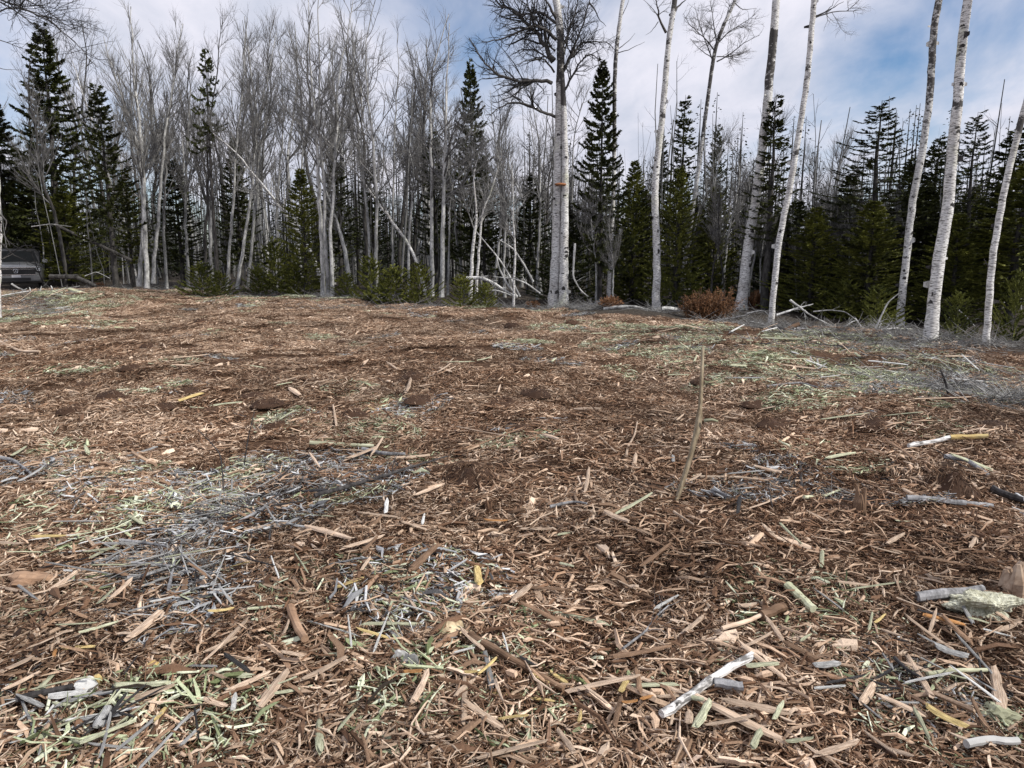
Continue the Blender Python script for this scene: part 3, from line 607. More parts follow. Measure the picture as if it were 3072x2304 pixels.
def fibre_clod(name, px, py, wpx, hpx, label, seed, n=420):
    g = gnd(px, py + hpx*.35); w = size_at(wpx, g[1])/2; h = size_at(hpx, g[1])*.85; rg = np.random.default_rng(seed); mb = MB(); cols, wt = PAL['umber']
    chip_batch(mb, rng, n, w, (.030, .45), (.0045, .5), (.3, .9), [tuple(np.array(c)*.75) for c in cols], wt, (-.004, .018), 22)
    V = np.concatenate(mb.v); an = np.arctan2(V[:, 1], V[:, 0]); rr_ = np.hypot(V[:, 0], V[:, 1])/(w*(1+.22*np.sin(an*3+seed)+.12*np.sin(an*7+2*seed)))
    V[:, 2] += h*np.clip(1-rr_**2, 0, 1)**.8*(1+.35*np.sin(V[:, 0]/w*5+seed)*np.sin(V[:, 1]/w*4)) - .005; mb.v = [V]
    k = 9; th = np.linspace(0, 2*math.pi, 18, endpoint=False); rad = np.linspace(1, .05, k)
    core = np.array([(w*r_*math.cos(a), w*r_*math.sin(a), h*(1-r_**2)**.8*(1+.35*math.sin(r_*math.cos(a)*5+seed)*math.sin(r_*math.sin(a)*4)) - .012) for r_ in rad for a in th]); mb.add(core, [(q*18+j_, q*18+(j_+1) % 18, q*18+18+(j_+1) % 18, q*18+18+j_) for q in range(k-1) for j_ in range(18)], c=(.06, .032, .019))
    o = mb.obj(name, M['chips'], smooth=False, color=True); o.location = [float(v) for v in g]; return tag(o, label, 'clod')
fibre_clod('earth_clod', 1410, 1430, 190, 60, 'fibrous brown earth clod beside a black hollow', 4)
fibre_clod('earth_clod', 2850, 1452, 170, 70, 'pale brown root clod under the grey branch', 5)
fibre_clod('earth_clod', 2560, 1430, 120, 40, 'torn dark clod behind the black root hollow', 6)
fibre_clod('earth_clod', 640, 1395, 120, 36, 'brown clod between the bent sapling and the standing twig', 7)
blob('wood_chunk', 2955, 1835, 165, 70, M['chunk'], 'pale broken wood chunk beside the flat grey log', 'wood chunk', 6, rough=.42, fine=.05, sub=5, depth=.55)
blob('wood_chunk', 75, 1762, 105, 46, M['brown'], 'brown bark block at the edge of the pale chips', 'wood chunk', 7, rough=.3)
blob('wood_chunk', 3005, 2165, 84, 46, M['green'], 'green mossy wood chunk above the bleached log', 'wood chunk', 8, rough=.35)
blob('bark_scrap', 253, 2075, 52, 46, M['white'], 'grey white bark scrap beside a yellow chip', 'bark', 9, rough=.3, fine=.05)
blob('bark_scrap', 1200, 1995, 44, 60, M['white'], 'white bark scrap standing among grey chips', 'bark', 10, rough=.4, depth=.4)
blob('bark_scrap', 1234, 2005, 50, 56, M['grey'], 'grey curled bark scrap touching the white one', 'bark', 11, rough=.4, depth=.4)
blob('yellow_chip', 459, 2008, 32, 28, M['yellow'], 'square bright yellow wood chip alone on brown mulch', 'wood chip', 12, rough=.15, fine=.02)
blob('yellow_chip', 292, 2050, 22, 30, M['yellow'], 'upright yellow chip beside the grey white bark scrap', 'wood chip', 13, rough=.2, fine=.02)
blob('yellow_chip', 1990, 2096, 34, 24, M['yellow'], 'crumpled yellow leaf beside the white birch stick', 'leaf', 14, rough=.4, fine=.05)
blob('pale_chip', 452, 1392, 28, 22, M['tan'], 'round pale wood chip above the green chips', 'wood chip', 15, rough=.2)
rg = np.random.default_rng(66); cl0 = [fibre_clod('mulch_clod', 800, 1000, 64, 26, '', 40+k, 160) for k in range(4)]
for k in range(44):
    px, py = rg.uniform(0, 3072), 960 + 330*rg.random()**.8; o = cl0[k] if k < 4 else cl0[k % 4].copy()
    if k >= 4: COL.objects.link(o)
    g = gnd(px, py); f = rg.uniform(.35, .9); o.location = (g[0], g[1], g[2]+.02); o.scale = (f*1.2, f, f*rg.uniform(.35, .65)); o.rotation_euler = (0, 0, rg.uniform(0, 6.28))
    ld = near(g); tag(o, f'small brown fibrous clod on the mulch nearest the {ld}', 'clod', f'small brown clods nearest the {ld}')
for nm, px, py, wp, hp, lab, sd_ in (('root_stub', 1467, 1540, 24, 46, 'upright brown root stub near the orange splinter', 1), ('root_stub', 2578, 1535, 34, 80, 'upright reddish root stub beside the black hollow', 2), ('broken_stump', 3045, 1795, 90, 110, 'frayed tan stump above the pale broken chunk', 3)):
    g = gnd(px, py); w = size_at(wp, g[1])/2; h = size_at(hp, g[1]); rg = np.random.default_rng(sd_); mb = MB(); ns = 12
    for k in range(9):                                        # a bundle of splintered strands
        a = k*2*math.pi/9; o_ = np.array([math.cos(a), math.sin(a), 0])*w*.55*(k > 0); hh = h*rg.uniform(.65, 1.05)
        P = np.array([g+o_+[0, 0, -.03], g+o_*.9+[0, 0, hh*.5], g+o_*1.05+rg.normal(size=3)*w*.15+[0, 0, hh]]); tubes(mb, P[None], np.array([[w*.6, w*.5, w*.16]])*np.ones((1, 3)), 6, cap=True)
    o = mb.obj(nm, M['tan'] if sd_ == 3 else M['brown'], smooth=False, origin=g); o.location = [float(v) for v in g]; tag(o, lab, 'stump')

# ------------------------------------------------------------------ the tall birches at the edge of the clearing
def limb_children(root, rg, limbs, Y, mat, mat_tw, origin, dens=1.0, up=.04, gn=.16):
    """limbs: (pixel polyline, width px, distance offset at the tip) -> one part each, its twigs a sub-part"""
    for pix, w, dyo in limbs:
        P = np.array([at(a, b, Y + dyo*k/(len(pix)-1)) for k, (a, b) in enumerate(pix)]); L = np.linalg.norm(np.diff(P, axis=0), axis=1).sum()
        n = max(8, int(L*7)); P = resample(P, n); rad = size_at(w, Y)/2; P[1:] += rg.normal(size=(n-1, 3))*rad*.35
        R = rad*np.linspace(1, .22, n); mb = MB(); tubes(mb, P[None], R[None], 7, a=.5)
        lo = mb.obj('limb', mat, root, origin=origin, attr='dark')
        if L < .9: continue
        m2 = MB(); C, CR = grow(rg, P[None], R[None], int(L*5.5*dens)+2, .15, 1, 48, 14, lambda t, l: .25 + l*.38*(1.1-t), lambda q: np.maximum(q*.5, .007), 8, up, gn); tubes(m2, C, CR, 4)
        C2, CR2 = grow(rg, C, CR, int(L*24*dens)+4, .15, 1, 45, 14, lambda t, l: .14 + l*.42*(1.1-t), lambda q: np.maximum(q*.6, .0048), 6, up, gn); tubes(m2, C2, CR2, 3)
        C3, CR3 = grow(rg, C2, CR2, int(L*60*dens)+4, .15, 1, 45, 14, lambda t, l: .10 + l*.45*(1.1-t), lambda q: np.maximum(q*.6, .0036), 4, up, gn); tubes(m2, C3, CR3, 3)
        m2.obj('twigs', mat_tw, lo, origin=origin)
def birch(pix, Y, wb, wt_, label, mat, dark=(), extra=3.5, limbs=(), dens=1.0, curls=5, crown=True, lean=None, name='birch_tree', seed=0, root=None, part='trunk', gn=.16, tw='twig'):
    rg = np.random.default_rng((seed + int(pix[0][0])) % 99991); P = np.array([at(a, b, Y) for a, b in pix]); base = P[0].copy(); gzb = float(gz(base[0], base[1]))
    P[0, 2] = gzb - .06; top = P[-1] + norm(P[-1]-P[-2])*extra*np.array([1, 1, 1]); vis = np.linalg.norm(np.diff(P, axis=0), axis=1).sum()
    if extra > 0: P = np.vstack([P, top])
    n = 64; Q = resample(P, n); t = np.linspace(0, 1, n); pyv = np.interp(Q[:, 2], np.sort(P[:, 2]), [p for p in sorted([b for _, b in pix] + ([-300] if extra > 0 else []), reverse=True)])
    tv = np.clip(t*(vis+max(extra, 0))/vis, 0, 1.6); R = .83*size_at(1, Y)/2*np.interp(tv, [0, .04, .12, 1, 1.6], [wb*1.28, wb*1.08, wb, wt_, wt_*.45])
    Q[1:] += rg.normal(size=(n-1, 3))*R[1:, None]*.05; sides = 14
    dk = np.zeros(n)
    for p0, p1, amt in dark: dk = np.maximum(dk, amt*np.clip(np.minimum(pyv-p0, p1-pyv)/45+.5, 0, 1))
    dk += .12*np.exp(-t*30)
    th = np.linspace(0, 2*math.pi, sides, endpoint=False); lump = 1 + (.02+.05*dk[:, None])*rg.normal(size=(n, sides)) + .05*np.sin(th*2+rg.uniform(0, 6))[None]*np.exp(-t*18)[:, None]*3
    mb = MB(); tubes(mb, Q[None], (R[:, None]*lump)[None], sides, a=np.repeat(dk[None], 1, 0)); 
    if root is None:
        root = empty(name, (base[0], base[1], gzb)); tag(root, label, 'tree')
    org = np.array(root.location)
    tr = mb.obj(part, mat, root, origin=org, attr='dark')
    for k in range(curls + 5):                                # blackened branch scars
        j = int(rg.integers(3, n*.85)); a = -math.pi*rg.uniform(.05, .95); u = np.array([math.cos(a), math.sin(a), 0]); v = np.array([-u[1], u[0], 0]); f = rg.uniform(.25, .6); hh = R[j]*rg.uniform(.18, .5); q_ = np.linspace(0, 2*math.pi, 10, endpoint=False); m2 = MB()
        rim_ = [Q[j] + u*R[j]*(.985 - .25*(f*math.cos(b))**2) + v*R[j]*f*math.cos(b)*rg.uniform(.75, 1.2) + np.array([0, 0, hh*math.sin(b)*rg.uniform(.7, 1.3) - abs(math.cos(b))*hh*.5]) for b in q_]
        m2.add(rim_ + [Q[j] + u*R[j]*1.07], None, [(i_, (i_+1) % 10, 10) for i_ in range(10)]); m2.obj('branch_scar', M['stick_dark'], tr, origin=org)
    for k in range(curls):                                    # peeling flaps of bark
        j = int(rg.integers(4, n*.75)); a = rg.uniform(0, 6.28); c = Q[j]; u = np.array([math.cos(a), math.sin(a), 0]); v = np.array([-u[1], u[0], 0]); m2 = MB(); V = []
        hh = rg.uniform(.03, .08); ln = rg.uniform(.04, .10); off = rg.uniform(.3, 1.2)
        for q in range(5):
            s = q/4; pt = c + u*(R[j]*(.97+.0*s) + ln*math.sin(s*1.6*off)*s) + v*(ln*s*math.cos(s*off)); w2 = hh*(1-.5*s)
            V += [pt+[0, 0, -w2], pt+[0, 0, w2]]
        m2.add(V, [(2*q, 2*q+2, 2*q+3, 2*q+1) for q in range(4)]); fl = m2.obj('bark_flap', M['white'] if rg.random() < .5 else M['stick_dark'], tr, origin=org, smooth=False)
        md = fl.modifiers.new('thickness', 'SOLIDIFY'); md.thickness = .004
    limb_children(root, rg, limbs, Y, M['birch_rough'], M[tw], org, dens, gn=gn)
    if crown and extra > 0:                                   # the part of the crown above the picture's edge
        m2 = MB(); C, CR = grow(rg, Q[None, int(n*.8):], R[None, int(n*.8):], 14, 0, 1, 45, 10, lambda t_, l: 1.3*(1.2-t_), lambda q: q*.4, 7, .08, .1); tubes(m2, C, CR, 4)
        C2, CR2 = grow(rg, C, CR, 90, .1, 1, 42, 10, lambda t_, l: .5*np.ones_like(t_), lambda q: np.maximum(q*.5, .005), 5, .06, .14); tubes(m2, C2, CR2, 3)
        m2.obj('crown', M['twig'], root, origin=org)
    return root
def Yof(px, py): return float(gnd(px, py)[1])
# the big twin stemmed birch in the middle
c0 = lambda X_, Y_: (1500+X_/2.765, Y_/2.765)               # read off an enlarged crop
Yc = Yof(1680, 922)
tw = birch([(1660,912),(1668,740),(1672,573),(1677,344),(1680,240),(1683,120),(1677,60),(1668,0)], Yc, 33, 24, 'tall twin stemmed white birch with wide gnarled crown and a rusty bracket', M['birch'],
           dark=[(75, 265, .44), (-400, 60, .2)], extra=2.6, crown=True, curls=9, dens=2.0, gn=.2, tw='twig_dark', limbs=[
    ([c0(430,690),c0(330,665),c0(180,680),c0(90,660),c0(-60,600),c0(-160,480),c0(-260,300)], 11, -.8), ([c0(460,970),c0(370,930),c0(320,920),c0(180,840),c0(40,860),c0(-120,960)], 9, -1.2), ([c0(450,500),c0(360,350),c0(250,220),c0(130,110),c0(20,50),c0(-120,-60)], 15, .6),
    ([c0(470,330),c0(380,250),c0(300,200),c0(150,260),c0(0,340),c0(-150,350)], 10, -.6), ([c0(480,200),c0(350,100),c0(200,110),c0(0,150)], 9, .4), ([c0(470,160),c0(400,40),c0(350,-60)], 10, -.4), ([c0(450,600),c0(370,480),c0(250,500),c0(120,540)], 6, -1.0),
    ([c0(520,600),c0(590,450),c0(660,280),c0(740,10),c0(770,-80)], 8, -.5), ([c0(530,560),c0(620,430),c0(690,330),c0(800,360),c0(900,340),c0(960,420)], 8, .7), ([c0(530,760),c0(620,600),c0(720,430),c0(820,480),c0(830,560)], 7, -.7), ([c0(520,380),c0(600,200),c0(640,60),c0(650,-60)], 8, .3),
    ([c0(740,20),c0(790,80),c0(830,180),c0(880,220)], 5, .3), ([c0(520,480),c0(570,300),c0(560,150),c0(580,-60)], 6, .9), ([c0(430,520),c0(330,420),c0(180,400),c0(60,480)], 6, 1.0), ([c0(455,420),c0(390,360),c0(370,200),c0(365,60)], 6, -.9)])
birch([(1690,924),(1692,800),(1694,663),(1696,482),(1693,361),(1690,270),(1686,215)], Yc-.12, 33, 15, '', M['birch'], dark=[(180, 330, .5)], extra=0, curls=4, root=tw, part='stem', crown=False)
p = at(1682, 553, Yc-.30); mb = MB()
V = [(p + np.array([.17*math.cos(a)*r_, -.10*math.sin(a)*r_ + .09, zz])) for r_, zz in ((.25, .05), (.9, .03), (1, 0), (.7, -.035)) for a in np.linspace(0, math.pi, 9)]
mb.add(V, [(k*9+j, k*9+j+1, (k+1)*9+j+1, (k+1)*9+j) for k in range(3) for j in range(8)]); br_ = mb.obj('bracket', mat_plain('rust_bracket', (.30, .13, .06), .8, spec=.2), tw, origin=tw.location); br_.modifiers.new('thick', 'SOLIDIFY').thickness = .02; br_['label'] = 'rust brown bracket'
birch([(1825,888),(1832,740),(1840,603),(1843,422),(1843,300),(1846,181),(1856,90),(1864,30),(1869,0)], Yof(1825, 915), 15, 13, 'slender pale birch in front of the wide dark spruce', M['birch'], dark=[(100, 470, .40)], curls=3,
      limbs=[([(1848,150),(1880,130),(1905,100)], 3, .2), ([(1846,160),(1885,150),(1935,125)], 3, -.2), ([(1858,60),(1880,20),(1890,-10)], 3, 0)], dens=1.2)
birch([(1967,930),(1971,820),(1970,723),(1966,640),(1964,573),(1970,500),(1979,422),(1988,340),(1994,271),(1999,210),(2003,151),(2012,80),(2022,20),(2028,-20)], Yof(1967, 930), 27, 17, 'white birch with dark knots and forked top behind a fallen log', M['birch'],
      dark=[(335, 365, .5), (95, 150, .4), (225, 262, .35), (185, 200, .3), (-60, 45, .5)], curls=8, limbs=[([(1998,98),(1980,65),(1975,30),(1964,-20)], 8, -.3), ([(2010,45),(2035,22),(2062,-6)], 8, .3), ([(1980,60),(1955,20),(1925,-5)], 3, .2), ([(1975,65),(1950,100),(1935,105)], 2.5, 0)], dens=1.1)
birch([(2039,914),(2053,800),(2069,693),(2082,605),(2093,524),(2108,410),(2123,301),(2134,215),(2147,139),(2170,75),(2196,25),(2212,-20)], Yof(2039, 914), 16, 11, 'leaning birch with dark upper stem and an airy fan of twigs', M['birch_rough'],
      dark=[(60, 440, .42), (-50, 60, .3)], curls=3, dens=1.7, limbs=[([(2140,190),(2120,130),(2095,70),(2085,20)], 4, .3), ([(2142,150),(2110,110),(2070,80),(2050,40)], 4, -.3), ([(2145,140),(2180,100),(2230,70),(2270,40)], 4, .3), ([(2150,185),(2190,165),(2240,120),(2280,105)], 4, -.2), ([(2138,175),(2100,150),(2070,115)], 3, .1), ([(2150,170),(2200,170),(2250,150)], 3, .3), ([(2165,85),(2190,20),(2185,-10)], 4, 0), ([(2150,130),(2140,60),(2130,0)], 4, .2), ([(2205,10),(2225,30),(2270,25)], 3, .3)])
birch([(2223,930),(2234,820),(2246,729),(2260,640),(2273,564),(2287,440),(2299,332),(2309,230),(2319,133),(2325,60),(2329,0)], Yof(2223, 930), 35, 25, 'stout white birch with blackened upper bark beside rust brown fronds', M['birch'], dark=[(75, 285, .42), (85, 125, .6), (600, 660, .2)], curls=9, limbs=[([(2250,640),(2262,620),(2282,628),(2288,650)], 5, .1)])
birch([(2313,958),(2325,840),(2336,729),(2350,655),(2366,584),(2380,505),(2392,431),(2408,330),(2422,232),(2433,110),(2442,0)], Yof(2313, 958), 22, 18, 'slim birch beside the stout one with bare twigs at top', M['birch'], dark=[(60, 300, .26), (190, 235, .5), (430, 480, .45)], curls=7,
      limbs=[([(2440,50),(2470,40),(2500,25),(2530,5)], 5, -.2), ([(2440,55),(2490,36),(2560,32),(2595,28)], 4, .3), ([(2470,40),(2500,15),(2505,-10)], 3, 0)])
birch([(2697,980),(2708,870),(2720,763),(2731,665),(2744,564),(2768,450),(2784,332),(2793,240),(2797,133),(2805,60),(2817,0)], Yof(2697, 980), 25, 22, 'birch with speckled rough grey bark behind pale brushwood', M['birch_rough'], dark=[(-50, 330, .38), (560, 960, .26), (330, 450, .3)], curls=8, limbs=[([(2790,235),(2781,215),(2783,200)], 4, 0)])
birch([(2790,1022),(2799,925),(2810,829),(2826,730),(2843,630),(2850,545),(2856,464),(2868,360),(2876,265),(2880,200),(2886,133),(2895,60),(2903,0)], Yof(2790, 1022), 43, 28, 'thickest white birch with smooth bark and dark rings', M['birch'], dark=[(140, 175, .5), (285, 330, .45), (100, 135, .3), (460, 475, .35), (-300, 60, .25), (900, 1022, .18)], curls=10)
birch([(2959,1040),(2965,930),(2972,829),(2982,750),(2996,663),(3012,580),(3029,497),(3052,410),(3072,332),(3100,230),(3125,130)], Yof(2959, 1040), 24, 19, 'leaning birch with thin dark rings standing apart from the thickest', M['birch'], dark=[(320, 420, .4), (780, 860, .22)], curls=6, limbs=[([(2968,800),(2958,790),(2954,775)], 5, 0)])
# the tree at the border whose boughs hang over the car
Yl = 17.5
lt = birch([(-22,905),(-14,800),(-10,700),(-14,600),(-22,400),(-40,200),(-60,0)], Yl, 36, 26, 'lichen covered birch with broken stubs and boughs hanging over the car', M['birch'], dark=[(600, 640, .3)], curls=5, extra=2.5, dens=1.35, tw='twig_dark', limbs=[
    ([(-50,-30),(0,0),(60,20),(110,45),(150,62),(190,95),(240,140),(290,200)], 6, -2.0), ([(-48,-10),(10,10),(50,35),(90,65),(140,90)], 5, -1.2), ([(-40,100),(0,122),(50,140),(90,152)], 3.5, .8), ([(-40,60),(20,20),(90,30),(160,60),(230,60),(270,70)], 4.5, -1.6),
    ([(-40,190),(0,205),(30,210),(60,210)], 3, .5), ([(-45,-40),(60,-10),(140,30),(200,80),(260,100)], 5, 1.0), ([(-8,640),(8,650),(22,665),(16,690)], 7, -.2), ([(-6,690),(14,706),(30,738)], 5, -.3), ([(-8,730),(20,735),(44,730)], 4, -.3), ([(-5,780),(25,770),(40,760)], 4, .2)])

# ------------------------------------------------------------------ bare broadleaf trees
def bare(P, r0, rg, spec, trunk_mat, twig_mat, name, label, group=None, tip=.16, root=None, H=None):
    """P: trunk polyline in world space. spec: n1, t0, angle, len1, n2, n3, up, wob"""
    n1, t0, ang, l1, n2, n3, up, wb_ = spec; n = 22; Q = resample(P, n); Ht = np.linalg.norm(np.diff(Q, axis=0), axis=1).sum()
    Q[2:] += rg.normal(size=(n-2, 3))*.018*Ht/10*np.array([1, 1, .3]); R = r0*np.interp(np.linspace(0, 1, n), [0, .05, .5, 1], [1.35, 1, .66, tip])
    org = Q[0].copy(); mb = MB(); tubes(mb, Q[None], R[None], 9)
    root = empty(name, org) if root is None else root; org = np.array(root.location); mb.obj('trunk', trunk_mat, root, origin=org)
    m2 = MB(); C, CR = grow(rg, Q[None], R[None], n1, t0, .97, ang, 9, lambda t, l: .5 + l1*Ht*(1.02-t)**.8, lambda q: np.clip(q*.5, .010, .05), 9, up, wb_); tubes(m2, C, CR, 5)
    C2, CR2 = grow(rg, C, CR, n2, .12, 1, 34, 10, lambda t, l: .30 + .42*l*(1.05-t), lambda q: np.clip(q*.6, .0085, .022), 6, up*1.2, wb_); tubes(m2, C2, CR2, 4)
    C3, CR3 = grow(rg, C2, CR2, n3, .1, 1, 32, 10, lambda t, l: .22 + .42*l*(1.05-t), lambda q: np.clip(q*.7, .0062, .011), 5, up*1.3, wb_); tubes(m2, C3, CR3, 3)
    m2.obj('crown', twig_mat, root, origin=org)
    return tag(root, label, 'tree', group)
BRUSHY = (26, .36, 32, .30, 170, 760, .10, .06); SPARSE = (16, .45, 40, .24, 80, 300, .07, .08); WILD = (20, .35, 46, .32, 120, 480, .05, .13)
def bare_px(pix, Y, w, spec, label, tm='bark', tm2='twig', group=None, name='bare_tree', root=None, ext=0):
    rg = np.random.default_rng(int(pix[0][0]*3 + pix[-1][1]) % 99991); P = np.array([at(a, b, Y) for a, b in pix]); 
    if root is None: P[0, 2] = float(gz(P[0, 0], P[0, 1])) - .05
    if ext: P = np.vstack([P, P[-1] + norm(P[-1]-P[-2])*ext])
    return bare(P, size_at(w, Y)/2, rg, spec, M[tm], M[tm2], name, label, group, root=root)
# left: pale clump with broom-like crowns
r1 = bare_px([(440,856),(438,760),(432,640),(430,520),(425,400),(405,280),(395,150),(392,20)], 27.5, 14, BRUSHY, 'pale many stemmed maple with broom shaped crown behind the mulch', 'bark_pale', 'twig_pale')
bare_px([(418,858),(424,780),(430,700),(428,560),(415,430),(370,300),(330,190),(310,110)], 27.7, 12, BRUSHY, '', 'bark_pale', 'twig_pale', root=r1); tag(r1, 'pale many stemmed maple with broom shaped crown behind the mulch', 'tree')
bare_px([(460,850),(466,740),(480,620),(488,480),(505,330),(530,200),(545,70)], 28.2, 11, BRUSHY, '', 'bark_pale', 'twig', root=r1); tag(r1, 'pale many stemmed maple with broom shaped crown behind the mulch', 'tree')
bare_px([(405,775),(375,690),(344,601),(323,515),(300,420),(255,300),(215,180)], 29, 12, BRUSHY, 'white leaning birch crossing in front of the small spruce', 'birch', 'twig_pale')
for pix, Y, w, sp, lab, a, b in [
    ([(500,860),(492,720),(495,560),(500,400),(520,250),(545,120)], 29, 9, BRUSHY, 'grey maple with upswept twigs beside the pale clump', 'bark', 'twig'),
    ([(612,845),(618,700),(625,560),(620,420),(640,300),(660,160),(660,50)], 28, 9, SPARSE, 'thin dark stemmed tree beside the leaning topped spruce', 'bark_dark', 'twig'),
    ([(680,880),(690,740),(700,600),(705,480),(720,330),(735,200),(730,60)], 26.5, 9, BRUSHY, 'grey tree with dense twigs above the left bush', 'bark', 'twig'),
    ([(710,850),(730,740),(752,600),(765,430),(790,280),(830,100)], 27, 10, BRUSHY, 'pale bowed tree leaning towards the young fir', 'bark_pale', 'twig'),
    ([(742,848),(760,700),(770,520),(800,350),(800,180),(820,60)], 29, 9, BRUSHY, 'grey tree right behind the pale bowed one', 'bark', 'twig'),
    ([(565,860),(560,740),(555,600),(560,450),(570,300),(565,170)], 30, 9, BRUSHY, 'straight grey tree with fine twigs behind the left bush', 'bark', 'twig'),
    ([(970,895),(965,760),(958,600),(952,480),(948,372),(935,260),(930,140),(925,0)], 23.3, 13, SPARSE, 'tall grey birch of the close group, taller crown with sparse twigs', 'bark_pale', 'twig'),
    ([(985,897),(980,780),(975,660),(970,500),(955,380),(960,220),(955,60),(957,-20)], 23.1, 12, SPARSE, 'grey birch standing inside the close group of stems', 'bark', 'twig'),
    ([(998,898),(996,800),(990,690),(1002,560),(1008,420),(1010,260),(1040,120),(1060,-10)], 23.0, 11, WILD, 'crooked birch on the outer side of the close group', 'bark_pale', 'twig'),
    ([(1055,852),(1035,750),(1009,659),(985,595),(965,540),(940,470)], 25, 15, SPARSE, 'thick pale trunk leaning over behind the close group', 'bark_pale', 'twig'),
    ([(975,812),(930,745),(889,687),(837,618),(790,555),(757,515),(700,447),(640,400)], 26, 12, SPARSE, 'white trunk fallen aslant through the young fir', 'birch', 'twig_pale'),
    ([(1278,818),(1245,765),(1215,716),(1158,641),(1101,561),(1020,458),(960,400)], 25, 11, SPARSE, 'white trunk leaning at half height behind the low firs', 'birch', 'twig_pale'),
    ([(1127,890),(1129,760),(1130,630),(1127,540),(1124,458),(1110,340),(1095,229),(1100,90),(1130,-10)], 22.5, 11, WILD, 'slim grey tree with curved boughs in front of low firs', 'bark', 'twig'),
    ([(1110,790),(1105,680),(1095,570),(1080,440),(1090,300),(1060,160),(1050,40)], 24, 9, WILD, 'slim bent tree with high fork near the leaning trunk', 'bark', 'twig'),
    ([(1296,852),(1296,700),(1295,573),(1293,430),(1290,286),(1300,200),(1330,90),(1345,40)], 24, 12, WILD, 'straight grey tree with wide fork beside the knee high firs', 'bark_pale', 'twig'),
    ([(1324,862),(1327,730),(1330,601),(1333,500),(1336,401),(1338,280),(1345,170),(1350,70)], 23.5, 14, WILD, 'thicker pale tree next to the wide forked one', 'bark_pale', 'twig'),
    ([(1340,700),(1350,600),(1362,520),(1380,440),(1400,340)], 24.5, 7, SPARSE, 'thin bough like stem slanting from the thicker pale tree', 'bark', 'twig'),
    ([(1225,830),(1226,720),(1235,600),(1245,520),(1225,430),(1192,480)], 25, 9, SPARSE, 'crooked stem bending over behind the leaning trunk', 'bark_pale', 'twig'),
    ([(1410,850),(1416,760),(1424,690),(1433,645),(1425,590),(1420,520),(1440,450)], 22, 12, SPARSE, 'white forked tree beside the bent dead saplings', 'birch', 'twig_pale'),
    ([(1424,690),(1445,640),(1470,580),(1490,520),(1510,450)], 22, 9, SPARSE, 'white slanting arm of the forked tree', 'birch', 'twig_pale'),
    ([(1180,880),(1178,700),(1182,500),(1185,350),(1200,200),(1190,100)], 26, 8, WILD, 'thin straight tree between the crooked stem and low firs', 'bark', 'twig'),
    ([(880,870),(890,700),(905,540),(910,400),(900,250),(880,120),(850,60)], 27, 8, BRUSHY, 'grey tree with fine broom twigs behind the young fir', 'bark', 'twig'),
    ([(830,870),(828,700),(835,540),(850,400),(848,250),(830,110)], 28, 8, BRUSHY, 'slender tree with brush like top behind the fallen white trunk', 'bark', 'twig'),
    ([(1540,900),(1545,760),(1538,620),(1540,540),(1530,470)], 20.5, 8, SPARSE, 'thin white broken sapling between bent saplings and the twin birch', 'birch', 'twig_pale'),
    ([(1612,880),(1615,740),(1622,600),(1620,450),(1600,330),(1585,230)], 24, 8, WILD, 'grey tree partly hidden by the twin birch', 'bark', 'twig'),
    ([(1718,870),(1722,740),(1720,600),(1715,480),(1730,360),(1770,250)], 24, 7, WILD, 'thin tree on the far side of the twin birch', 'bark', 'twig'),
    ([(1515,890),(1510,760),(1520,640),(1500,500),(1480,390),(1470,270)], 25, 8, WILD, 'grey tangled tree behind the bent saplings', 'bark', 'twig'),
    ([(1790,860),(1788,780),(1775,700),(1770,560)], 22, 7, SPARSE, 'thin pale pole tree beside the slender birch', 'bark', 'twig'),
    ([(2150,880),(2152,780),(2145,690),(2140,580),(2155,480),(2175,400)], 23, 7, SPARSE, 'thin grey tree behind the airy leaning birch', 'bark', 'twig'),
    ([(2168,880),(2172,800),(2185,700),(2205,620),(2220,520),(2210,430)], 22, 8, SPARSE, 'thin curved pale tree behind the stout birch', 'bark_pale', 'twig'),
    ([(2302,915),(2304,800),(2306,650),(2308,500),(2312,380),(2330,290)], 21, 9, SPARSE, 'dark straight snag between the stout and the slim birch', 'bark_dark', 'twig_dark'),
    ([(2500,850),(2502,720),(2505,600),(2515,520),(2530,450),(2545,390)], 27, 9, BRUSHY, 'round crowned bare tree between the two groups of birches', 'bark', 'twig'),
    ([(2455,850),(2450,700),(2452,600),(2445,510),(2430,470)], 27, 7, BRUSHY, 'low bare tree next to the slim birch', 'bark', 'twig'),
    ([(2550,860),(2549,760),(2547,690),(2545,640)], 20, 7, SPARSE, 'dead grey pole in front of dark firs', 'bark', 'twig'),
    ([(1930,850),(1932,700),(1940,600),(1955,510)], 25, 7, BRUSHY, 'low twiggy tree behind the knotted birch', 'bark', 'twig'),
    ([(2215,860),(2220,720),(2230,600),(2215,490)], 27, 8, BRUSHY, 'bare twiggy tree behind the stout birch', 'bark', 'twig')]:
    bare_px(pix, Y, w, sp, lab, a, b)
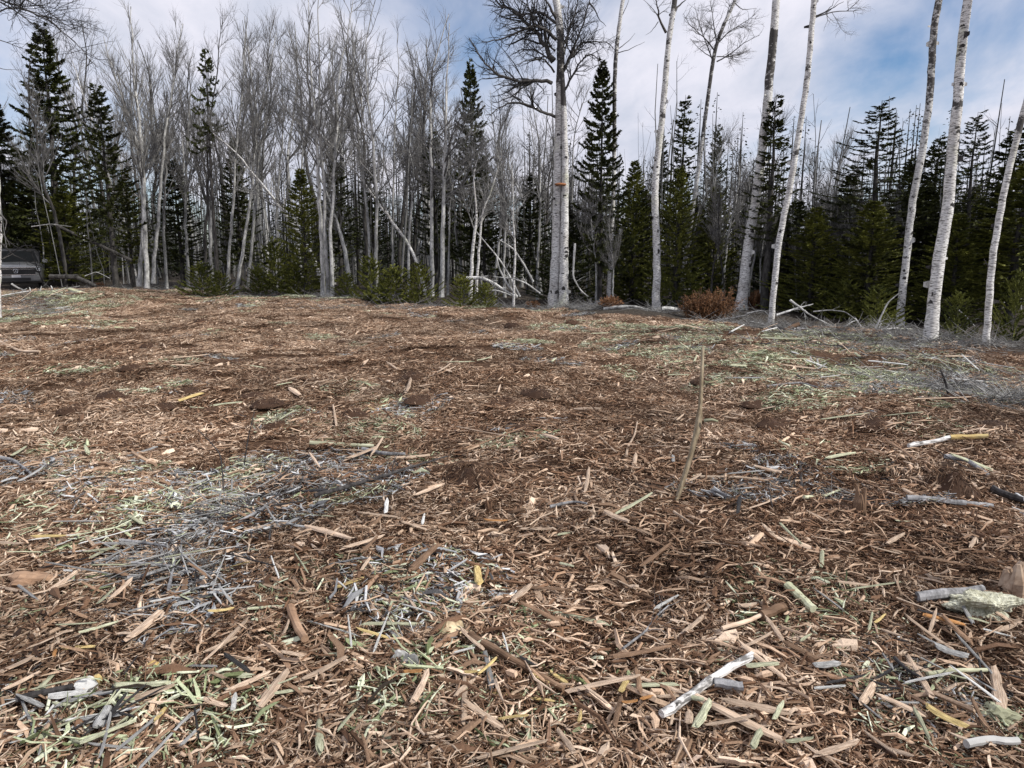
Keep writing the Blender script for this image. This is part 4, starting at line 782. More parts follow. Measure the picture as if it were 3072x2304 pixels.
# many more behind: prototypes and copies
TOP = np.array([(-400,180),(0,230),(100,210),(300,40),(480,90),(600,160),(750,40),(1000,30),(1200,90),(1300,130),(1500,260),(1700,360),(1800,480),(1950,560),(2100,480),(2200,400),(2350,470),(2480,470),(2560,390),(2650,450),(2800,520),(3072,460),(3500,420)])
protos = []
for k in range(9):
    rg = np.random.default_rng(900+k); sp = (BRUSHY, WILD, SPARSE)[k % 3]; pts = [(0, 0, 0)]
    for j in range(1, 7): pts.append((pts[-1][0]+rg.normal()*.26, pts[-1][1]+rg.normal()*.26, j*10/6))
    protos.append((rg, np.array(pts), sp, k))
LAB = ['grey bare tree with fine broom like twigs deep in the wood', 'grey bare tree with wild crooked twigs deep in the wood', 'thin bare pole tree with few twigs deep in the wood']
TL = [(40, 'the car'), (290, 'the smaller rounded spruce'), (440, 'the pale many stemmed maple'), (620, 'the ragged tufted spruce'), (760, 'the pale bowed tree'), (900, 'the young olive fir'), (985, 'the close group of birches'), (1130, 'the low firs'), (1310, 'the wide forked tree'), (1430, 'the white forked tree'), (1560, 'the bent saplings'), (1680, 'the twin birch'), (1830, 'the slender birch'), (1970, 'the knotted birch'), (2080, 'the airy leaning birch'), (2240, 'the stout birch'), (2350, 'the slim birch'), (2510, 'the round crowned tree'), (2660, 'the big open spruce'), (2720, 'the speckled birch'), (2830, 'the thickest birch'), (2990, 'the birch that stands apart')]
made = {}; rg = np.random.default_rng(404); pxs = np.linspace(-250, 3330, 96) + rg.normal(size=96)*25
for k, px in enumerate(pxs):
    Yt = float(np.clip(edge_y((px-1536)/FPX*26) + 2 + abs(rg.normal())*6 + rg.uniform(0, 8), 21, 42)); top = np.interp(px, TOP[:, 0], TOP[:, 1]) + abs(rg.normal())*90
    b_ = at(px, 800, Yt); zg = float(gz(b_[0], b_[1])); h = at(px, top, Yt)[2]-zg; v = int(rg.integers(9)); v = v - v % 3 if px > 1780 else v
    if px < 150: Yt = max(Yt, 38); b_ = at(px, 800, Yt); zg = float(gz(b_[0], b_[1])); h = at(px, top, Yt)[2]-zg
    if v not in made:
        r_, pts, sp, kk = protos[v]; o = bare(pts, .085, r_, sp, M['bark_dark' if kk % 2 else 'bark'], M['twig'], 'bare_tree', LAB[kk % 3], 'bare trees deep in the wood'); made[v] = o
    else: o = copy_tree(made[v])
    tl = min(TL, key=lambda q: abs(q[0]-px))[1]; o['label'] = LAB[v % 3].replace('deep in the wood', 'deep behind '+tl); o['group'] = ('broom twigged', 'crooked twigged', 'pole like')[v % 3] + ' bare trees deep behind ' + tl
    s = h/10; o.location = (b_[0], b_[1], zg-.05); o.scale = (s*rg.uniform(.8, 1.15), s*rg.uniform(.8, 1.15), s); o.rotation_euler = (rg.normal()*.03, rg.normal()*.04, rg.uniform(0, 6.28))

# ------------------------------------------------------------------ spruces and firs
def conifer_mesh(seed, H, Rb, base, whorl=.23, per=6, droop=.25, tw_len=.20, tw_w=.026, gap=.0, profile=.85, dens=1.0):
    rg = np.random.default_rng(seed); woods = MB(); fol = MB()
    zt = np.linspace(0, H, 16); tr = np.stack([np.cumsum(rg.normal(size=16))*.012*H/8, np.cumsum(rg.normal(size=16))*.012*H/8, zt], -1); R = np.interp(zt, [0, H], [.016*H, .006])
    tubes(woods, tr[None], R[None], 8); S, Lb, D = [], [], []; z = base*H
    Ps = []
    while z < H*.985:
        f = (H-z)/(H*(1-base)); n = max(3, int(rg.normal(per, 1)))
        for a in rg.uniform(0, 6.28) + np.arange(n)*6.28/n + rg.normal(size=n)*.2:
            if rg.random() < gap: continue
            L = Rb*(f**profile)*(rg.uniform(.75, 1.35) if rg.random() < .75 else rg.uniform(.35, .75)) + .12; c = np.array([np.interp(z, zt, tr[:, 0]), np.interp(z, zt, tr[:, 1]), z + rg.normal()*whorl*.35]); d0 = np.array([math.cos(a), math.sin(a), .35-.5*f*droop*2]); pts = [c]
            for j in range(1, 6):
                d = norm(d0 + np.array([0, 0, -droop*math.sin(j*.75) + (.22 if j > 3 else 0)])); pts.append(pts[-1] + d*L/5)
            Ps.append(np.array(pts))
        z += whorl*rg.uniform(.7, 1.25)*(.55+.6*f)
    Ps = np.array(Ps); bl = np.linalg.norm(np.diff(Ps, axis=1), axis=2).sum(1); tubes(woods, Ps, np.outer(np.clip(bl*.012, .006, .02), np.linspace(1, .3, 6)), 3)
    n = int(bl.sum()*62*dens); idx = rg.choice(len(Ps), n, p=(bl+.12)/(bl+.12).sum()); t = np.sqrt(rg.random(n))*.98 + .02; f = t*5; i = np.minimum(f.astype(int), 4); w = (f-i)[:, None]
    A, B = Ps[idx, i], Ps[idx, i+1]; p = A*(1-w)+B*w; tan = norm(B-A); up = np.array([0, 0, 1.]); sd_ = norm(np.cross(tan, up)); sg = rg.choice([-1, 1], n)[:, None]
    d = norm(tan*rg.uniform(.3, 1.0, n)[:, None] + sd_*sg*rg.uniform(.2, 1, n)[:, None] + up*rg.normal(-.10, .28, n)[:, None]); l = (tw_len*rg.uniform(.5, 1.3, n)*(1.15-.5*t))[:, None]
    nrm = norm(np.cross(d, norm(rg.normal(size=(n, 3))))); ww = tw_w*rg.uniform(.6, 1.3, n)[:, None]
    n2_ = np.cross(d, nrm); V = np.stack([p, p+d*l*.45+nrm*ww, p+d*l, p+d*l*.45-nrm*ww, p+d*l*.4+n2_*ww, p+d*l*.4-n2_*ww], 1).reshape(-1, 3); b0 = (np.arange(n)*6)[:, None]
    q = np.concatenate([b0+np.array([[0, 1, 2, 3]]), b0+np.array([[0, 4, 2, 5]])]); sh = np.repeat(rg.uniform(.6, 1.3, n), 6)[:, None]*np.array([[1, 1, 1]])
    fol.add(V, q, c=sh); return woods, fol
def conifer(name, label, group, seed, fmat, wmat='bark_dark', **k):
    w, f = conifer_mesh(seed, **k); root = empty(name, (0, 0, 0)); w.obj('trunk', M[wmat], root); f.obj('crown', M[fmat], root, color=True, smooth=False); return tag(root, label, 'tree', group)
PK = [dict(H=10, Rb=1.9, base=.20, droop=.3, dens=1.5), dict(H=10, Rb=1.6, base=.25, droop=.2, gap=.15), dict(H=10, Rb=1.2, base=.62, droop=.35, gap=.35), dict(H=10, Rb=2.3, base=.14, droop=.28, gap=.06, per=6, whorl=.30, dens=1.5, tw_len=.13, tw_w=.016), dict(H=10, Rb=.9, base=.35, droop=.25, gap=.25, dens=.8), dict(H=10, Rb=2.4, base=.05, droop=.15, per=7)]
proto_c = {}
def put_conifer(kind, px, apex, Y, half, label, fm='spruce', group=None, name='spruce_tree', lean=0.0):
    key = (kind, fm)
    if key not in proto_c: o = conifer(name, label, group, 60+kind, fm, **PK[kind]); proto_c[key] = o
    else: o = copy_tree(proto_c[key]); o.name = name; o['label'] = label; 
    if group: o['group'] = group
    elif 'group' in o: del o['group']
    b_ = at(px, apex, Y); zg = float(gz(b_[0], b_[1])); h = b_[2]-zg + .1; half *= (1.3 if px > 1900 else 1.15) if kind != 6 else 1.15; rxy = size_at(half, Y)/PK[kind]['Rb']
    o.location = (b_[0] - lean*h, b_[1], zg-.1); o.scale = (rxy, rxy, h/10); o.rotation_euler = (0, math.atan(lean), RNG.uniform(0, 6.28)) if lean else (0, 0, RNG.uniform(0, 6.28)); return o
for a in [
    (0, 117, 80, 37, 125, 'tallest dark spruce with a full pointed crown near the car'), (1, 289, 245, 27.5, 85, 'smaller dark spruce with a rounded tip behind the leaning white birch'), (2, 625, 132, 26.5, 46, 'ragged spruce with a bare dark trunk and tufted top', 'spruce', None, 'spruce_tree', .03),
    (0, -25, 290, 38, 105, 'spruce at the border behind the lichen covered birch'), (5, 60, 500, 39, 150, 'broad green fir behind the car', 'fir', None, 'fir_tree'), (5, 185, 560, 36, 110, 'fir hidden behind the tallest spruce', 'fir', None, 'fir_tree'), (1, 370, 510, 28.5, 60, 'green fir behind the pale many stemmed maple', 'fir', None, 'fir_tree'),
    (5, 900, 505, 24.3, 92, 'young olive green fir between the fallen white trunk and close group', 'fir', None, 'fir_tree'), (0, 1410, 190, 27, 75, 'dark spruce behind the white forked tree', 'spruce'), (1, 1301, 385, 28, 62, 'narrow spruce behind the wide forked grey tree'), (1, 1112, 478, 28, 60, 'spruce behind the slim grey tree with curved boughs'),
    (0, 1450, 470, 26, 70, 'shorter spruce behind the bent saplings'), (0, 1812, 185, 22.5, 92, 'wide dark spruce with a bushy top behind the slender birch'), (5, 1905, 480, 24, 80, 'green fir beside the wide dark spruce', 'fir', None, 'fir_tree'), (4, 2057, 285, 25, 45, 'thin pointed spruce with sparse twigs behind the leaning birch'), (1, 2156, 372, 25, 45, 'small spruce top showing between leaning and stout birches'),
    (5, 2040, 500, 22, 85, 'broad green fir behind the knotted birch', 'fir', None, 'fir_tree'), (5, 2150, 560, 22.5, 80, 'green fir behind the rust brown fronds', 'fir', None, 'fir_tree'), (4, 2333, 283, 20, 58, 'thin ragged spruce behind the slim birch'), (3, 2667, 300, 19.5, 190, 'big open branched spruce behind the speckled birch'),
    (1, 2817, 408, 21, 85, 'spruce behind the thickest birch'), (3, 2950, 335, 19, 140, 'spruce with a bent tufted tip behind the birch that stands apart'), (5, 2625, 600, 18.5, 130, 'low green fir behind the pale brushwood', 'fir', None, 'fir_tree'), (5, 2450, 620, 19.5, 110, 'low dark fir behind the slim birch', 'fir', None, 'fir_tree'),
    (0, 3080, 500, 17, 150, 'green fir at the border beside the birch that stands apart', 'fir', None, 'fir_tree'), (1, 3050, 380, 21, 110, 'dark spruce behind the fir at the border'), (5, 2880, 640, 17.5, 120, 'low fir between thickest birch and the one apart', 'fir', None, 'fir_tree'), (1, 1985, 400, 27, 45, 'narrow spruce behind the knotted birch'), (0, 2560, 520, 24, 90, 'dark spruce under the round crowned bare tree'), (1, 2260, 540, 24, 70, 'dark spruce right behind the stout birch'), (0, 2740, 480, 22, 100, 'dark spruce between the speckled and the thickest birch'),
    (5, 2395, 600, 22, 110, 'fir deep between the slim birch and brushwood', 'spruce', None, 'fir_tree'), (0, 2520, 600, 21, 105, 'dark fir behind the dead grey pole', 'spruce', None, 'fir_tree'), (5, 2700, 570, 22, 120, 'fir right behind the speckled birch', 'fir', None, 'fir_tree'), (0, 2790, 560, 20, 105, 'dark fir behind the foot of the thickest birch', 'spruce', None, 'fir_tree'), (5, 2925, 560, 21, 120, 'fir between the thickest birch and the border', 'fir', None, 'fir_tree'), (0, 3010, 560, 19, 110, 'dark fir behind the birch that stands apart', 'spruce', None, 'fir_tree'), (5, 2340, 640, 22, 90, 'dark fir filling the gap behind the slim birch', 'spruce', None, 'fir_tree'), (0, 2090, 610, 24, 80, 'dark fir filling the gap behind the airy leaning birch', 'spruce', None, 'fir_tree'), (0, 1930, 560, 25, 80, 'dark fir behind the gap beside the knotted birch', 'spruce', None, 'fir_tree'),
    (5, 1700, 600, 23, 90, 'dark fir behind the twin birch', 'spruce', None, 'fir_tree'), (0, 1590, 520, 26, 70, 'dark spruce left of the twin birch, half hidden', 'spruce'), (0, 700, 420, 31, 70, 'dark spruce deep behind the pale bowed tree'), (0, 520, 480, 31, 80, 'dark spruce deep behind the pale maple clump'), (1, 1010, 480, 30, 70, 'dark spruce deep behind the close group')]:
    put_conifer(*a)
# low bushes of young fir along the mulch edge
PK.append(dict(H=10, Rb=7.5, base=.02, droop=.1, per=8, whorl=.9, tw_len=.5, tw_w=.10, dens=.34, profile=.6))
for px, py, top, half, lab in [(600, 884, 790, 62, 'round juniper bush at the end of the mulch'), (655, 886, 815, 50, 'small juniper bush nestling to the round one'), (1110, 900, 770, 58, 'young fir bush in front of the slim grey tree'), (1180, 915, 800, 70, 'bushy young fir touching the mulch'), (1255, 912, 790, 62, 'young fir under the leaning white trunk'),
                               (1390, 922, 825, 55, 'low fir bush beside the bent saplings'), (1455, 922, 850, 50, 'lowest fir bush in front of the bent saplings'), (820, 885, 720, 60, 'fir bush at the foot of the young olive fir'), (880, 888, 790, 55, 'low spreading fir under the fallen white trunk'), (770, 884, 800, 45, 'small fir bush beside the pale bowed tree'),
                               (1040, 893, 820, 45, 'small fir bush behind the close group'), (2640, 985, 860, 75, 'low fir behind the pale brushwood, dark at its foot'), (2540, 960, 840, 70, 'young fir beside the brushwood heap'), (2880, 1020, 880, 60, 'young fir next to the thickest birch'), (1790, 905, 830, 40, 'small fir at the foot of the slender birch'), (1880, 905, 820, 50, 'small fir behind the fallen log'), (3060, 1030, 820, 60, 'young fir at the border')]:
    Yb = Yof(px, py)+.2; put_conifer(6, px, top, Yb, half, lab, 'fir', None, 'fir_bush')['category'] = 'bush'
# dead rust brown fronds
def fronds(px, py, wpx, hpx, label, seed):
    rg = np.random.default_rng(seed); g = gnd(px, py); w = size_at(wpx, g[1])/2; h = size_at(hpx, g[1]); n = 110; mb = MB(); fo = MB(); s0 = np.stack([rg.normal(size=n)*w*.35, rg.normal(size=n)*w*.3, np.zeros(n)-.02], -1)
    d = norm(np.stack([rg.normal(size=n)*.35, rg.normal(size=n)*.35, np.ones(n)], -1)); P = np.stack([s0 + d*h*t*rg.uniform(.5, 1.1, n)[:, None] + np.array([0, 0, -h*.25*t*t]) for t in np.linspace(0, 1, 5)], 1); tubes(mb, P, np.full((n, 5), .005), 3)
    m = 3600; idx = rg.integers(0, n, m); t = rg.random(m)**.7*4; i_ = np.minimum(t.astype(int), 3); w_ = (t-i_)[:, None]; p = P[idx, i_]*(1-w_)+P[idx, i_+1]*w_; dd = norm(rg.normal(size=(m, 3))); l = .07; nr = norm(np.cross(dd, rg.normal(size=(m, 3))))*.008
    V = np.stack([p, p+dd*l*.5+nr, p+dd*l, p+dd*l*.5-nr], 1).reshape(-1, 3); fo.add(V, (np.arange(m)*4)[:, None]+np.arange(4)[None], c=np.repeat(rg.uniform(.6, 1.3, m), 4)[:, None]*np.ones((1, 3)))
    root = empty('dead_fern', g); mb.obj('stems', M['brown'], root); fo.obj('fronds', M['dead'], root, color=True, smooth=False); tag(root, label, 'fern')
fronds(2095, 955, 100, 110, 'wide rust brown dead fern between leaning and stout birches', 1); fronds(2150, 958, 100, 125, 'tall rust brown dead fern touching the wide one', 2); fronds(2275, 925, 62, 72, 'small rust brown fern between the stout and slim birch', 3); fronds(1832, 925, 52, 48, 'small rust brown fern at the foot of the slender birch', 4); fronds(1600, 925, 40, 30, 'tiny rust brown fern beside the twin birch', 5); fronds(295, 868, 30, 26, 'tiny rust brown fern at the end of the broken log', 6)

# ------------------------------------------------------------------ brushwood, fallen logs, bent saplings at the wood's edge
def arc(pix, Y, w, mat, label, cat='branch', name='dead_branch', twigs=0, dY=0.0, taper=.45, group=None):
    return stick(pix, w, M[mat], label, cat, name, Ys=[Y + dY*k/(len(pix)-1) for k in range(len(pix))], twigs=twigs, taper=taper, group=group)
arc([(1395,836),(1454,832),(1508,868),(1551,893)], 20.6, 12, 'bark_pale', 'pale bent sapling arching into the fir bush', 'sapling', 'bent_sapling', 6)
arc([(1551,890),(1520,850),(1495,800),(1490,770)], 20.6, 7, 'bark_pale', 'thin upright sapling springing from the bent one', 'sapling', 'bent_sapling', 4)
arc([(1440,875),(1490,870),(1530,885)], 20.3, 6, 'bark_pale', 'low pale branch behind the lowest fir bush', twigs=4)
arc([(1560,890),(1530,830),(1500,780),(1425,690)], 21.2, 6, 'bark_pale', 'long thin sapling leaning to the white forked tree', 'sapling', 'bent_sapling', 4)
arc([(1600,845),(1570,790),(1540,745),(1500,720)], 20.8, 6, 'bark_pale', 'curved sapling leaning away from the twin birch', 'sapling', 'bent_sapling', 4)
arc([(1620,880),(1580,850),(1540,835),(1480,830)], 20.0, 5, 'bark_pale', 'thin grey branch stretched beside the twin birch', twigs=5)
arc([(1725,730),(1722,780),(1718,830),(1740,870),(1765,890)], 19.3, 7, 'bark_pale', 'wavy pale sapling right beside the twin birch', 'sapling', 'bent_sapling', 3)
arc([(1810,928),(1850,921),(1900,919),(1950,932)], 18.9, 11, 'bark', 'white fallen birch log between slender and knotted birches', 'log', 'fallen_log', 0, taper=.85)
arc([(1985,926),(2010,924),(2040,930)], 18.5, 12, 'bark_pale', 'short grey log behind the knotted birch', 'log', 'fallen_log', 0, taper=.85)
arc([(2530,1000),(2600,994),(2680,985),(2740,987)], 14.2, 9, 'birch', 'white branch lying along the brushwood heap', 'branch', 'dead_branch', 5)
arc([(2370,900),(2430,945),(2500,980)], 15.5, 7, 'bark_pale', 'straight pale branch leaning down into the brushwood', 'branch', 'dead_branch', 3)
arc([(2330,945),(2390,925),(2440,912)], 16, 7, 'bark_pale', 'grey branch leaning on the slim birch', 'branch', 'dead_branch', 3)
arc([(2620,1000),(2645,945),(2665,905),(2697,880)], 14, 6, 'bark_pale', 'curved pale branch leaning on the speckled birch', 'branch', 'dead_branch', 2)
arc([(2440,935),(2490,930),(2535,935),(2570,960),(2590,985)], 15, 4, 'stick_grey', 'thin arched branch over the brushwood', 'branch', 'dead_branch', 2)
arc([(2530,985),(2555,965),(2572,960)], 14.6, 6, 'bark_pale', 'short pale branch propped in the brushwood', 'branch', 'dead_branch', 1)
arc([(2565,955),(2580,975),(2590,985)], 14.6, 5, 'bark_pale', 'short branch crossing the propped one', 'branch', 'dead_branch', 1)
arc([(2390,985),(2480,990),(2560,1005)], 14.5, 6, 'stick_grey', 'grey branch under the brushwood heap', 'branch', 'dead_branch', 5)
arc([(2650,1010),(2740,1005),(2780,1015)], 13.4, 6, 'stick_grey', 'grey branch at the foot of the thickest birch', 'branch', 'dead_branch', 5)
arc([(2860,1000),(2920,1015),(2960,1040)], 12.9, 5, 'stick_grey', 'thin branch between thickest birch and the one apart', 'branch', 'dead_branch', 4)
arc([(2870,925),(2900,950),(2930,985)], 14, 4, 'bark_pale', 'thin pale dead bough beside the low fir', 'branch', 'dead_branch', 4)
arc([(2240,940),(2290,930),(2320,960)], 16.5, 4, 'stick_grey', 'fine twiggy branch between stout and slim birch', 'branch', 'dead_branch', 6)
arc([(2120,965),(2190,955),(2240,945)], 16.8, 5, 'stick_grey', 'grey branch in front of the tall dead fern', 'branch', 'dead_branch', 5)
arc([(1700,930),(1760,915),(1800,905)], 19, 5, 'stick_grey', 'twiggy branch at the foot of the twin birch', 'branch', 'dead_branch', 8)
arc([(2315,985),(2318,1000),(2325,1015)], 13.6, 13, 'stick_dark', 'charred stub standing before the slim birch', 'stub', 'charred_stub', 0, taper=.8)
arc([(2335,1003),(2365,985),(2398,972)], 13.8, 14, 'brown', 'red brown split log leaning by the charred stub', 'log', 'split_log', 0, taper=.9)
arc([(169,675),(210,695),(300,735),(395,781)], 27, 8, 'bark_dark', 'dark dead trunk leaning through the wood beside the car', 'log', 'leaning_log', 5, taper=1.2)
arc([(150,829),(190,830),(232,830)], 26.5, 14, 'bark_dark', 'thick dark log lying behind the mulch heap', 'log', 'fallen_log', 0, taper=1)
arc([(234,834),(262,846),(287,858)], 24.8, 13, 'bark_dark', 'dark broken log running down to the mulch', 'log', 'fallen_log', 0, taper=.9)
arc([(255,828),(290,815),(330,835)], 26, 3, 'bark', 'thin arched bough above the broken log', 'branch', 'dead_branch', 2)
arc([(95,680),(150,672),(215,680)], 26.5, 3, 'bark', 'thin horizontal dead bough above the dark log', 'branch', 'dead_branch', 4)
arc([(206,868),(250,880),(305,909)], 21.5, 11, 'green', 'pale peeled pole on top of the mulch heap', 'pole', 'peeled_pole', 0, taper=1.2)
arc([(125,905),(160,890),(195,872)], 21.3, 7, 'green', 'green pole propped on the mulch heap', 'pole', 'peeled_pole', 0)
for k, pix in enumerate([[(155,880),(158,865),(152,857)], [(118,885),(122,868),(124,858)], [(88,890),(92,872),(88,862)], [(40,885),(75,870),(80,866)]]):
    arc(pix, 21.4, 5, 'white', 'white splinter sticking up from the mulch heap', 'splinter', 'heap_splinter', 0, group='white splinters sticking up from the mulch heap')
arc([(0,895),(40,885),(80,893)], 20.5, 9, 'stick_grey', 'grey branch lying before the car', 'branch', 'dead_branch', 6)
arc([(35,852),(55,864),(82,875)], 23.5, 6, 'bark', 'pole lying across the front of the car', 'pole', 'fallen_pole', 0)
for k, (pix, w_, lb) in enumerate([([(-10,790),(30,760),(75,735),(120,742)], 4, 'dark bough hanging over the windscreen of the car'), ([(10,735),(40,765),(85,785),(125,800)], 4, 'dark bough slanting down across the car'), ([(130,850),(110,800),(95,760),(70,725)], 4, 'dark thin stem leaning beside the car'), ([(20,720),(60,748),(105,760),(150,790)], 3, 'thin dark bough above the car roof')]):
    arc(pix, 28.5, w_, 'twig_dark', lb, 'branch', 'hanging_bough', 9)
rg = np.random.default_rng(31)
mb = MB()                                                    # uncountable dry twigs lying in swathes
for px, py, hx, hy, n in [(q, w_+4, 70, 6, 90) for q, w_ in ((1680, 922), (1825, 912), (1967, 930), (2039, 914), (2223, 930), (2313, 958), (2697, 980), (2790, 1022), (2959, 1040), (980, 896), (430, 858), (1127, 890), (1310, 860))] + [(500, 872, 300, 4, 300), (1300, 920, 400, 6, 400), (2650, 1040, 400, 20, 300), (2830, 1150, 270, 45, 300), (2560, 1005, 250, 16, 380), (2900, 1045, 180, 14, 220), (2300, 965, 200, 10, 400), (1740, 925, 80, 8, 300), (100, 925, 110, 20, 350), (3050, 1200, 120, 30, 300), (650, 1560, 180, 50, 90), (480, 1720, 150, 60, 90), (960, 1450, 200, 40, 90), (2500, 1480, 150, 30, 120), (1500, 915, 120, 8, 300), (900, 885, 300, 6, 500), (2420, 870, 500, 20, 500)]:
    for _ in range(1):
        a = rg.normal(size=(n, 2))*.55; pp = np.array([flat(px+q[0]*hx, max(py+q[1]*hy, 850)) for q in a]); P0 = np.stack([pp[:, 0], pp[:, 1], gz(pp[:, 0], pp[:, 1]) + .01 + abs(rg.normal(size=n))*.02], -1)
        far = P0[:, 1] > 6; ya = rg.uniform(0, 6.28, n); L = np.where(far, .45, .2)*rg.uniform(.4, 1.3, n); el = abs(rg.normal(size=n))*.28*np.where(far, 1, .35); d = np.stack([np.cos(ya)*np.cos(el), np.sin(ya)*np.cos(el), np.sin(el)], -1); bd = rg.normal(size=(n, 3))*.12
        P = np.stack([P0 + d*(L*t)[:, None] + bd*(L*t*t)[:, None] for t in np.linspace(0, 1, 4)], 1); P[..., 2] = np.maximum(P[..., 2], gz(P[..., 0], P[..., 1]) + .008); tubes(mb, P, np.outer(np.where(far, .005, .0028)*rg.uniform(.6, 1.5, n), [1, .8, .6, .3]), 3)
tag(mb.obj('dry_twigs', M['twig_pale']), 'dry grey twigs strewn along the edge of the wood', 'twigs', kind='stuff')

# ------------------------------------------------------------------ far wood as one mass
rg = np.random.default_rng(8); mb = MB(); n = 2600; X_ = rg.uniform(-46, 50, n); Y_ = edge_y(X_*.6) + 5 + rg.random(n)**.7*34; H = rg.uniform(3, 8, n)*np.where(X_ > 6, .8, 1.0); zg = gz(X_, Y_)
ln = rg.normal(size=(n, 2))*.05; t = np.linspace(0, 1, 6); P = np.stack([X_[:, None] + np.outer(ln[:, 0]*H, t), Y_[:, None] + np.outer(ln[:, 1]*H, t), zg[:, None] + np.outer(H, t)], -1); P[..., :2] += rg.normal(size=(n, 6, 2))*.04
R = np.outer(rg.uniform(.012, .05, n), np.linspace(1, .25, 6)); sh = rg.uniform(.05, .22, n); tubes(mb, P, R, 4, c=np.repeat(sh, 24)[:, None]*np.ones((1, 3)))
C, CR = grow(rg, P, R, 9000, .15, 1, 50, 14, lambda t_, l: .3 + .8*rg.random(len(t_)), lambda q: np.clip(q*.5, .006, .012), 5, .05, .1); tubes(mb, C, CR, 3, c=(.07, .07, .07))
C2, CR2 = grow(rg, C, CR, 16000, .15, 1, 45, 14, lambda t_, l: .2 + .3*rg.random(len(t_)), lambda q: np.clip(q*.7, .005, .008), 4, .05, .1); tubes(mb, C2, CR2, 3, c=(.06, .06, .06))
nb = 950; bx = rg.uniform(-48, 52, nb); by = np.clip(edge_y(bx*.6) + 10 + rg.random(nb)*36, 27, 78); bh = rg.uniform(3.2, 7.6, nb)*np.interp(bx, [-30, -5, 5, 30], [1.0, 1.0, .95, .95])
for k in range(nb):                                          # dark conifers filling the depth
    m = 300; f = rg.random(m)**.75; a = rg.uniform(0, 6.28, m); rr_ = (1-(1-f))*bh[k]*.26*np.sqrt(rg.random(m)); zz = (1-f)*bh[k]*.98 + .05
    p = np.stack([bx[k]+rr_*np.cos(a), by[k]+rr_*np.sin(a), zz+gz(bx[k], by[k])-.1*rr_], -1); d = norm(np.stack([np.cos(a), np.sin(a), rg.normal(-.25, .25, m)], -1)); l = (rg.uniform(.12, .34, m)*(.35+.65*f))[:, None]; nr = norm(np.cross(d, rg.normal(size=(m, 3))))*rg.uniform(.016, .042, m)[:, None]
    g_ = rg.uniform(.5, 1.3, m)[:, None]*np.array([[.020, .026, .012]]); mb.add(np.stack([p, p+d*l*.5+nr, p+d*l, p+d*l*.5-nr], 1), (np.arange(m)*4)[:, None]+np.arange(4)[None], c=np.repeat(g_, 4, axis=0))
zz = np.linspace(0, 1, 4); tubes(mb, np.stack([np.repeat(bx[:, None], 4, 1), np.repeat(by[:, None], 4, 1), gz(bx, by)[:, None] + np.outer(bh*.99, zz)], -1), np.outer(bh*.012, [1, .7, .4, .1]), 5, c=(.03, .028, .026))
tag(mb.obj('distant_forest', M['forest'], color=True), 'dark thicket of thin stems and conifers filling the wood behind the trees', 'forest', kind='stuff')

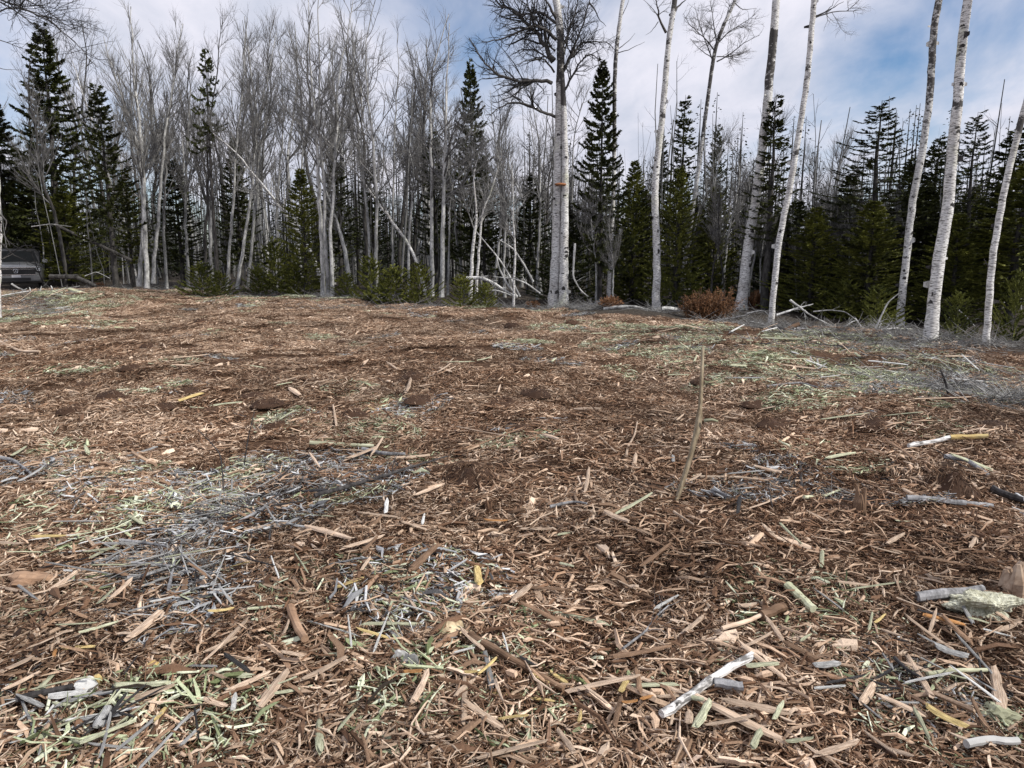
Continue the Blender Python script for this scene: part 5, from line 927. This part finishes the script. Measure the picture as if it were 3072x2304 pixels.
# ------------------------------------------------------------------ the car standing behind the heap
def car(px, Y):
    g = at(px, 870, Y); zg = float(gz(g[0], g[1])); root = empty('parked_car', (g[0], g[1], zg))
    paint = mat_plain('grey_paint', (.20, .205, .21), .3, .5, .5, .6); glass = mat_plain('car_glass', (.010, .011, .012), .4, 0, .0); black = mat_plain('black_plastic', (.012, .012, .013), .45); chrome = mat_plain('chrome', (.75, .76, .78), .12, 1.0)
    tyre = mat_plain('tyre_rubber', (.02, .02, .02), .85, spec=.2); rim = mat_plain('alloy', (.45, .46, .48), .3, .9); lampg = mat_plain('lamp_lens', (.55, .58, .62), .08, .3, .8)
    def loft(name, secs, mat, parent=root, smooth=True):
        mb = MB(); n = len(secs[0]); V = np.array(secs).reshape(-1, 3); q = [(k*n+j, k*n+(j+1) % n, (k+1)*n+(j+1) % n, (k+1)*n+j) for k in range(len(secs)-1) for j in range(n)]
        e = (len(secs)-1)*n; t = [(0, j+1, j) for j in range(1, n-1)] + [(e, e+j, e+j+1) for j in range(1, n-1)]; mb.add(V, q, t); o = mb.obj(name, mat, parent, smooth=smooth); return o
    def sec(y, hw, z0, z1, crown=.05, tuck=.9):
        return [(-hw*.97, y, z0), (-hw, y, z0+(z1-z0)*.35), (-hw*.985, y, z0+(z1-z0)*.72), (-hw*tuck, y, z1-.04), (-hw*.55, y, z1+crown*.7), (0, y, z1+crown), (hw*.55, y, z1+crown*.7), (hw*tuck, y, z1-.04), (hw*.985, y, z0+(z1-z0)*.72), (hw, y, z0+(z1-z0)*.35), (hw*.97, y, z0)]
    loft('body', [sec(0, .72, .40, .78, .02), sec(.06, .84, .30, .90, .03), sec(.25, .90, .26, .98, .04), sec(.9, .93, .24, 1.06, .04), sec(1.5, .94, .24, 1.10, .02), sec(3.4, .94, .24, 1.12, 0), sec(4.3, .92, .28, 1.12, 0), sec(4.62, .84, .36, 1.02, 0)], paint)
    cab = loft('cabin', [[(x*.86, y, zz) for x, zz in ((-1, 1.06), (-.97, z1*.7+.32), (-.80, z1), (.80, z1), (.97, z1*.7+.32), (1, 1.06))] for y, z1 in ((1.35, 1.10), (2.05, 1.58), (2.6, 1.66), (3.7, 1.64), (4.45, 1.15))], black)
    loft('windscreen', [[(-.80, 1.34, 1.12), (.80, 1.34, 1.12), (.80, 1.36, 1.10), (-.80, 1.36, 1.10)], [(-.66, 1.985, 1.56), (.66, 1.985, 1.56), (.66, 2.0, 1.54), (-.66, 2.0, 1.54)]], glass, cab, False)
    for s in (-1, 1):
        loft('side_window', [[(s*.865, 1.6, 1.14), (s*.875, 1.6, 1.14), (s*.855, 2.1, 1.48), (s*.845, 2.1, 1.48)], [(s*.865, 3.9, 1.14), (s*.875, 3.9, 1.14), (s*.855, 3.7, 1.50), (s*.845, 3.7, 1.50)]], glass, cab, False)
    def box(name, c, d, mat, parent=root, bev=.01):
        import bmesh
        bm = bmesh.new(); bmesh.ops.create_cube(bm, size=1); bmesh.ops.scale(bm, vec=d, verts=bm.verts); bmesh.ops.bevel(bm, geom=bm.edges[:], offset=min(bev, min(d)*.3), segments=2, affect='EDGES'); bmesh.ops.translate(bm, vec=c, verts=bm.verts); me = bpy.data.meshes.new(name); bm.to_mesh(me); bm.free(); me.materials.append(mat); return link(name, me, parent)
    gr = box('grille', (0, -.01, .75), (1.36, .10, .26), black); 
    for zz in (.68, .73, .78, .83): box('grille_bar', (0, -.065, zz), (1.30, .015, .012), chrome if zz == .83 else black, gr, .003)
    box('chrome_strip', (0, -.035, .895), (1.46, .05, .03), chrome); box('chrome_strip', (0, -.035, .605), (1.40, .05, .03), chrome)
    for s in (-1, 1):
        h = box('headlight', (s*.79, .06, .80), (.20, .16, .17), black); box('lens', (s*.79, -.025, .83), (.15, .02, .04), lampg, h, .004); box('lens', (s*.80, -.025, .77), (.12, .02, .035), lampg, h, .004); box('fog_lamp', (s*.66, .0, .45), (.22, .10, .09), black)
        mr = box('wing_mirror', (s*1.04, 1.45, 1.14), (.20, .12, .15), paint, root, .03)
    bp = box('bumper', (0, .02, .46), (1.66, .20, .24), paint, root, .05); box('air_intake', (0, -.085, .42), (1.0, .02, .12), black, bp); box('number_plate', (0, -.095, .545), (.32, .012, .10), mat_plain('plate', (.6, .6, .62), .5), bp, .004)
    mb = MB(); th = np.linspace(0, 2*math.pi, 25)            # round emblem with its letter strokes
    rg_ = np.stack([.085*np.cos(th), np.full(25, -.085), .755+.085*np.sin(th)], -1); tubes(mb, rg_[None], np.full((1, 25), .009), 6)
    for pts in ([(-.038, .065), (0, .008), (.038, .065)], [(-.07, .03), (-.034, -.062), (0, -.005), (.034, -.062), (.07, .03)]):
        P = np.array([(a, -.085, .755+b) for a, b in pts]); 
        for k in range(len(P)-1): tubes(mb, P[None, k:k+2], np.full((1, 2), .008), 5)
    mb.obj('emblem', chrome, root)
    for s in (-1, 1):
        for yy in (.85, 3.65):
            mb = MB(); th = np.linspace(0, 2*math.pi, 29); P = np.stack([np.full(29, s*.82), yy+.25*np.cos(th), .34+.25*np.sin(th)], -1); tubes(mb, P[None], np.full((1, 29), .10), 9); w = mb.obj('wheel', tyre, root); mb = MB(); tubes(mb, np.array([[(s*.74, yy, .34), (s*.90, yy, .34), (s*.915, yy, .34)]]), np.array([[.2, .2, .06]]), 20, cap=True); mb.obj('rim', rim, w)
    root.rotation_euler = (0, 0, math.radians(31)); tag(root, 'dark grey car facing out from between the trees', 'car'); return root
car(54, 31.0)
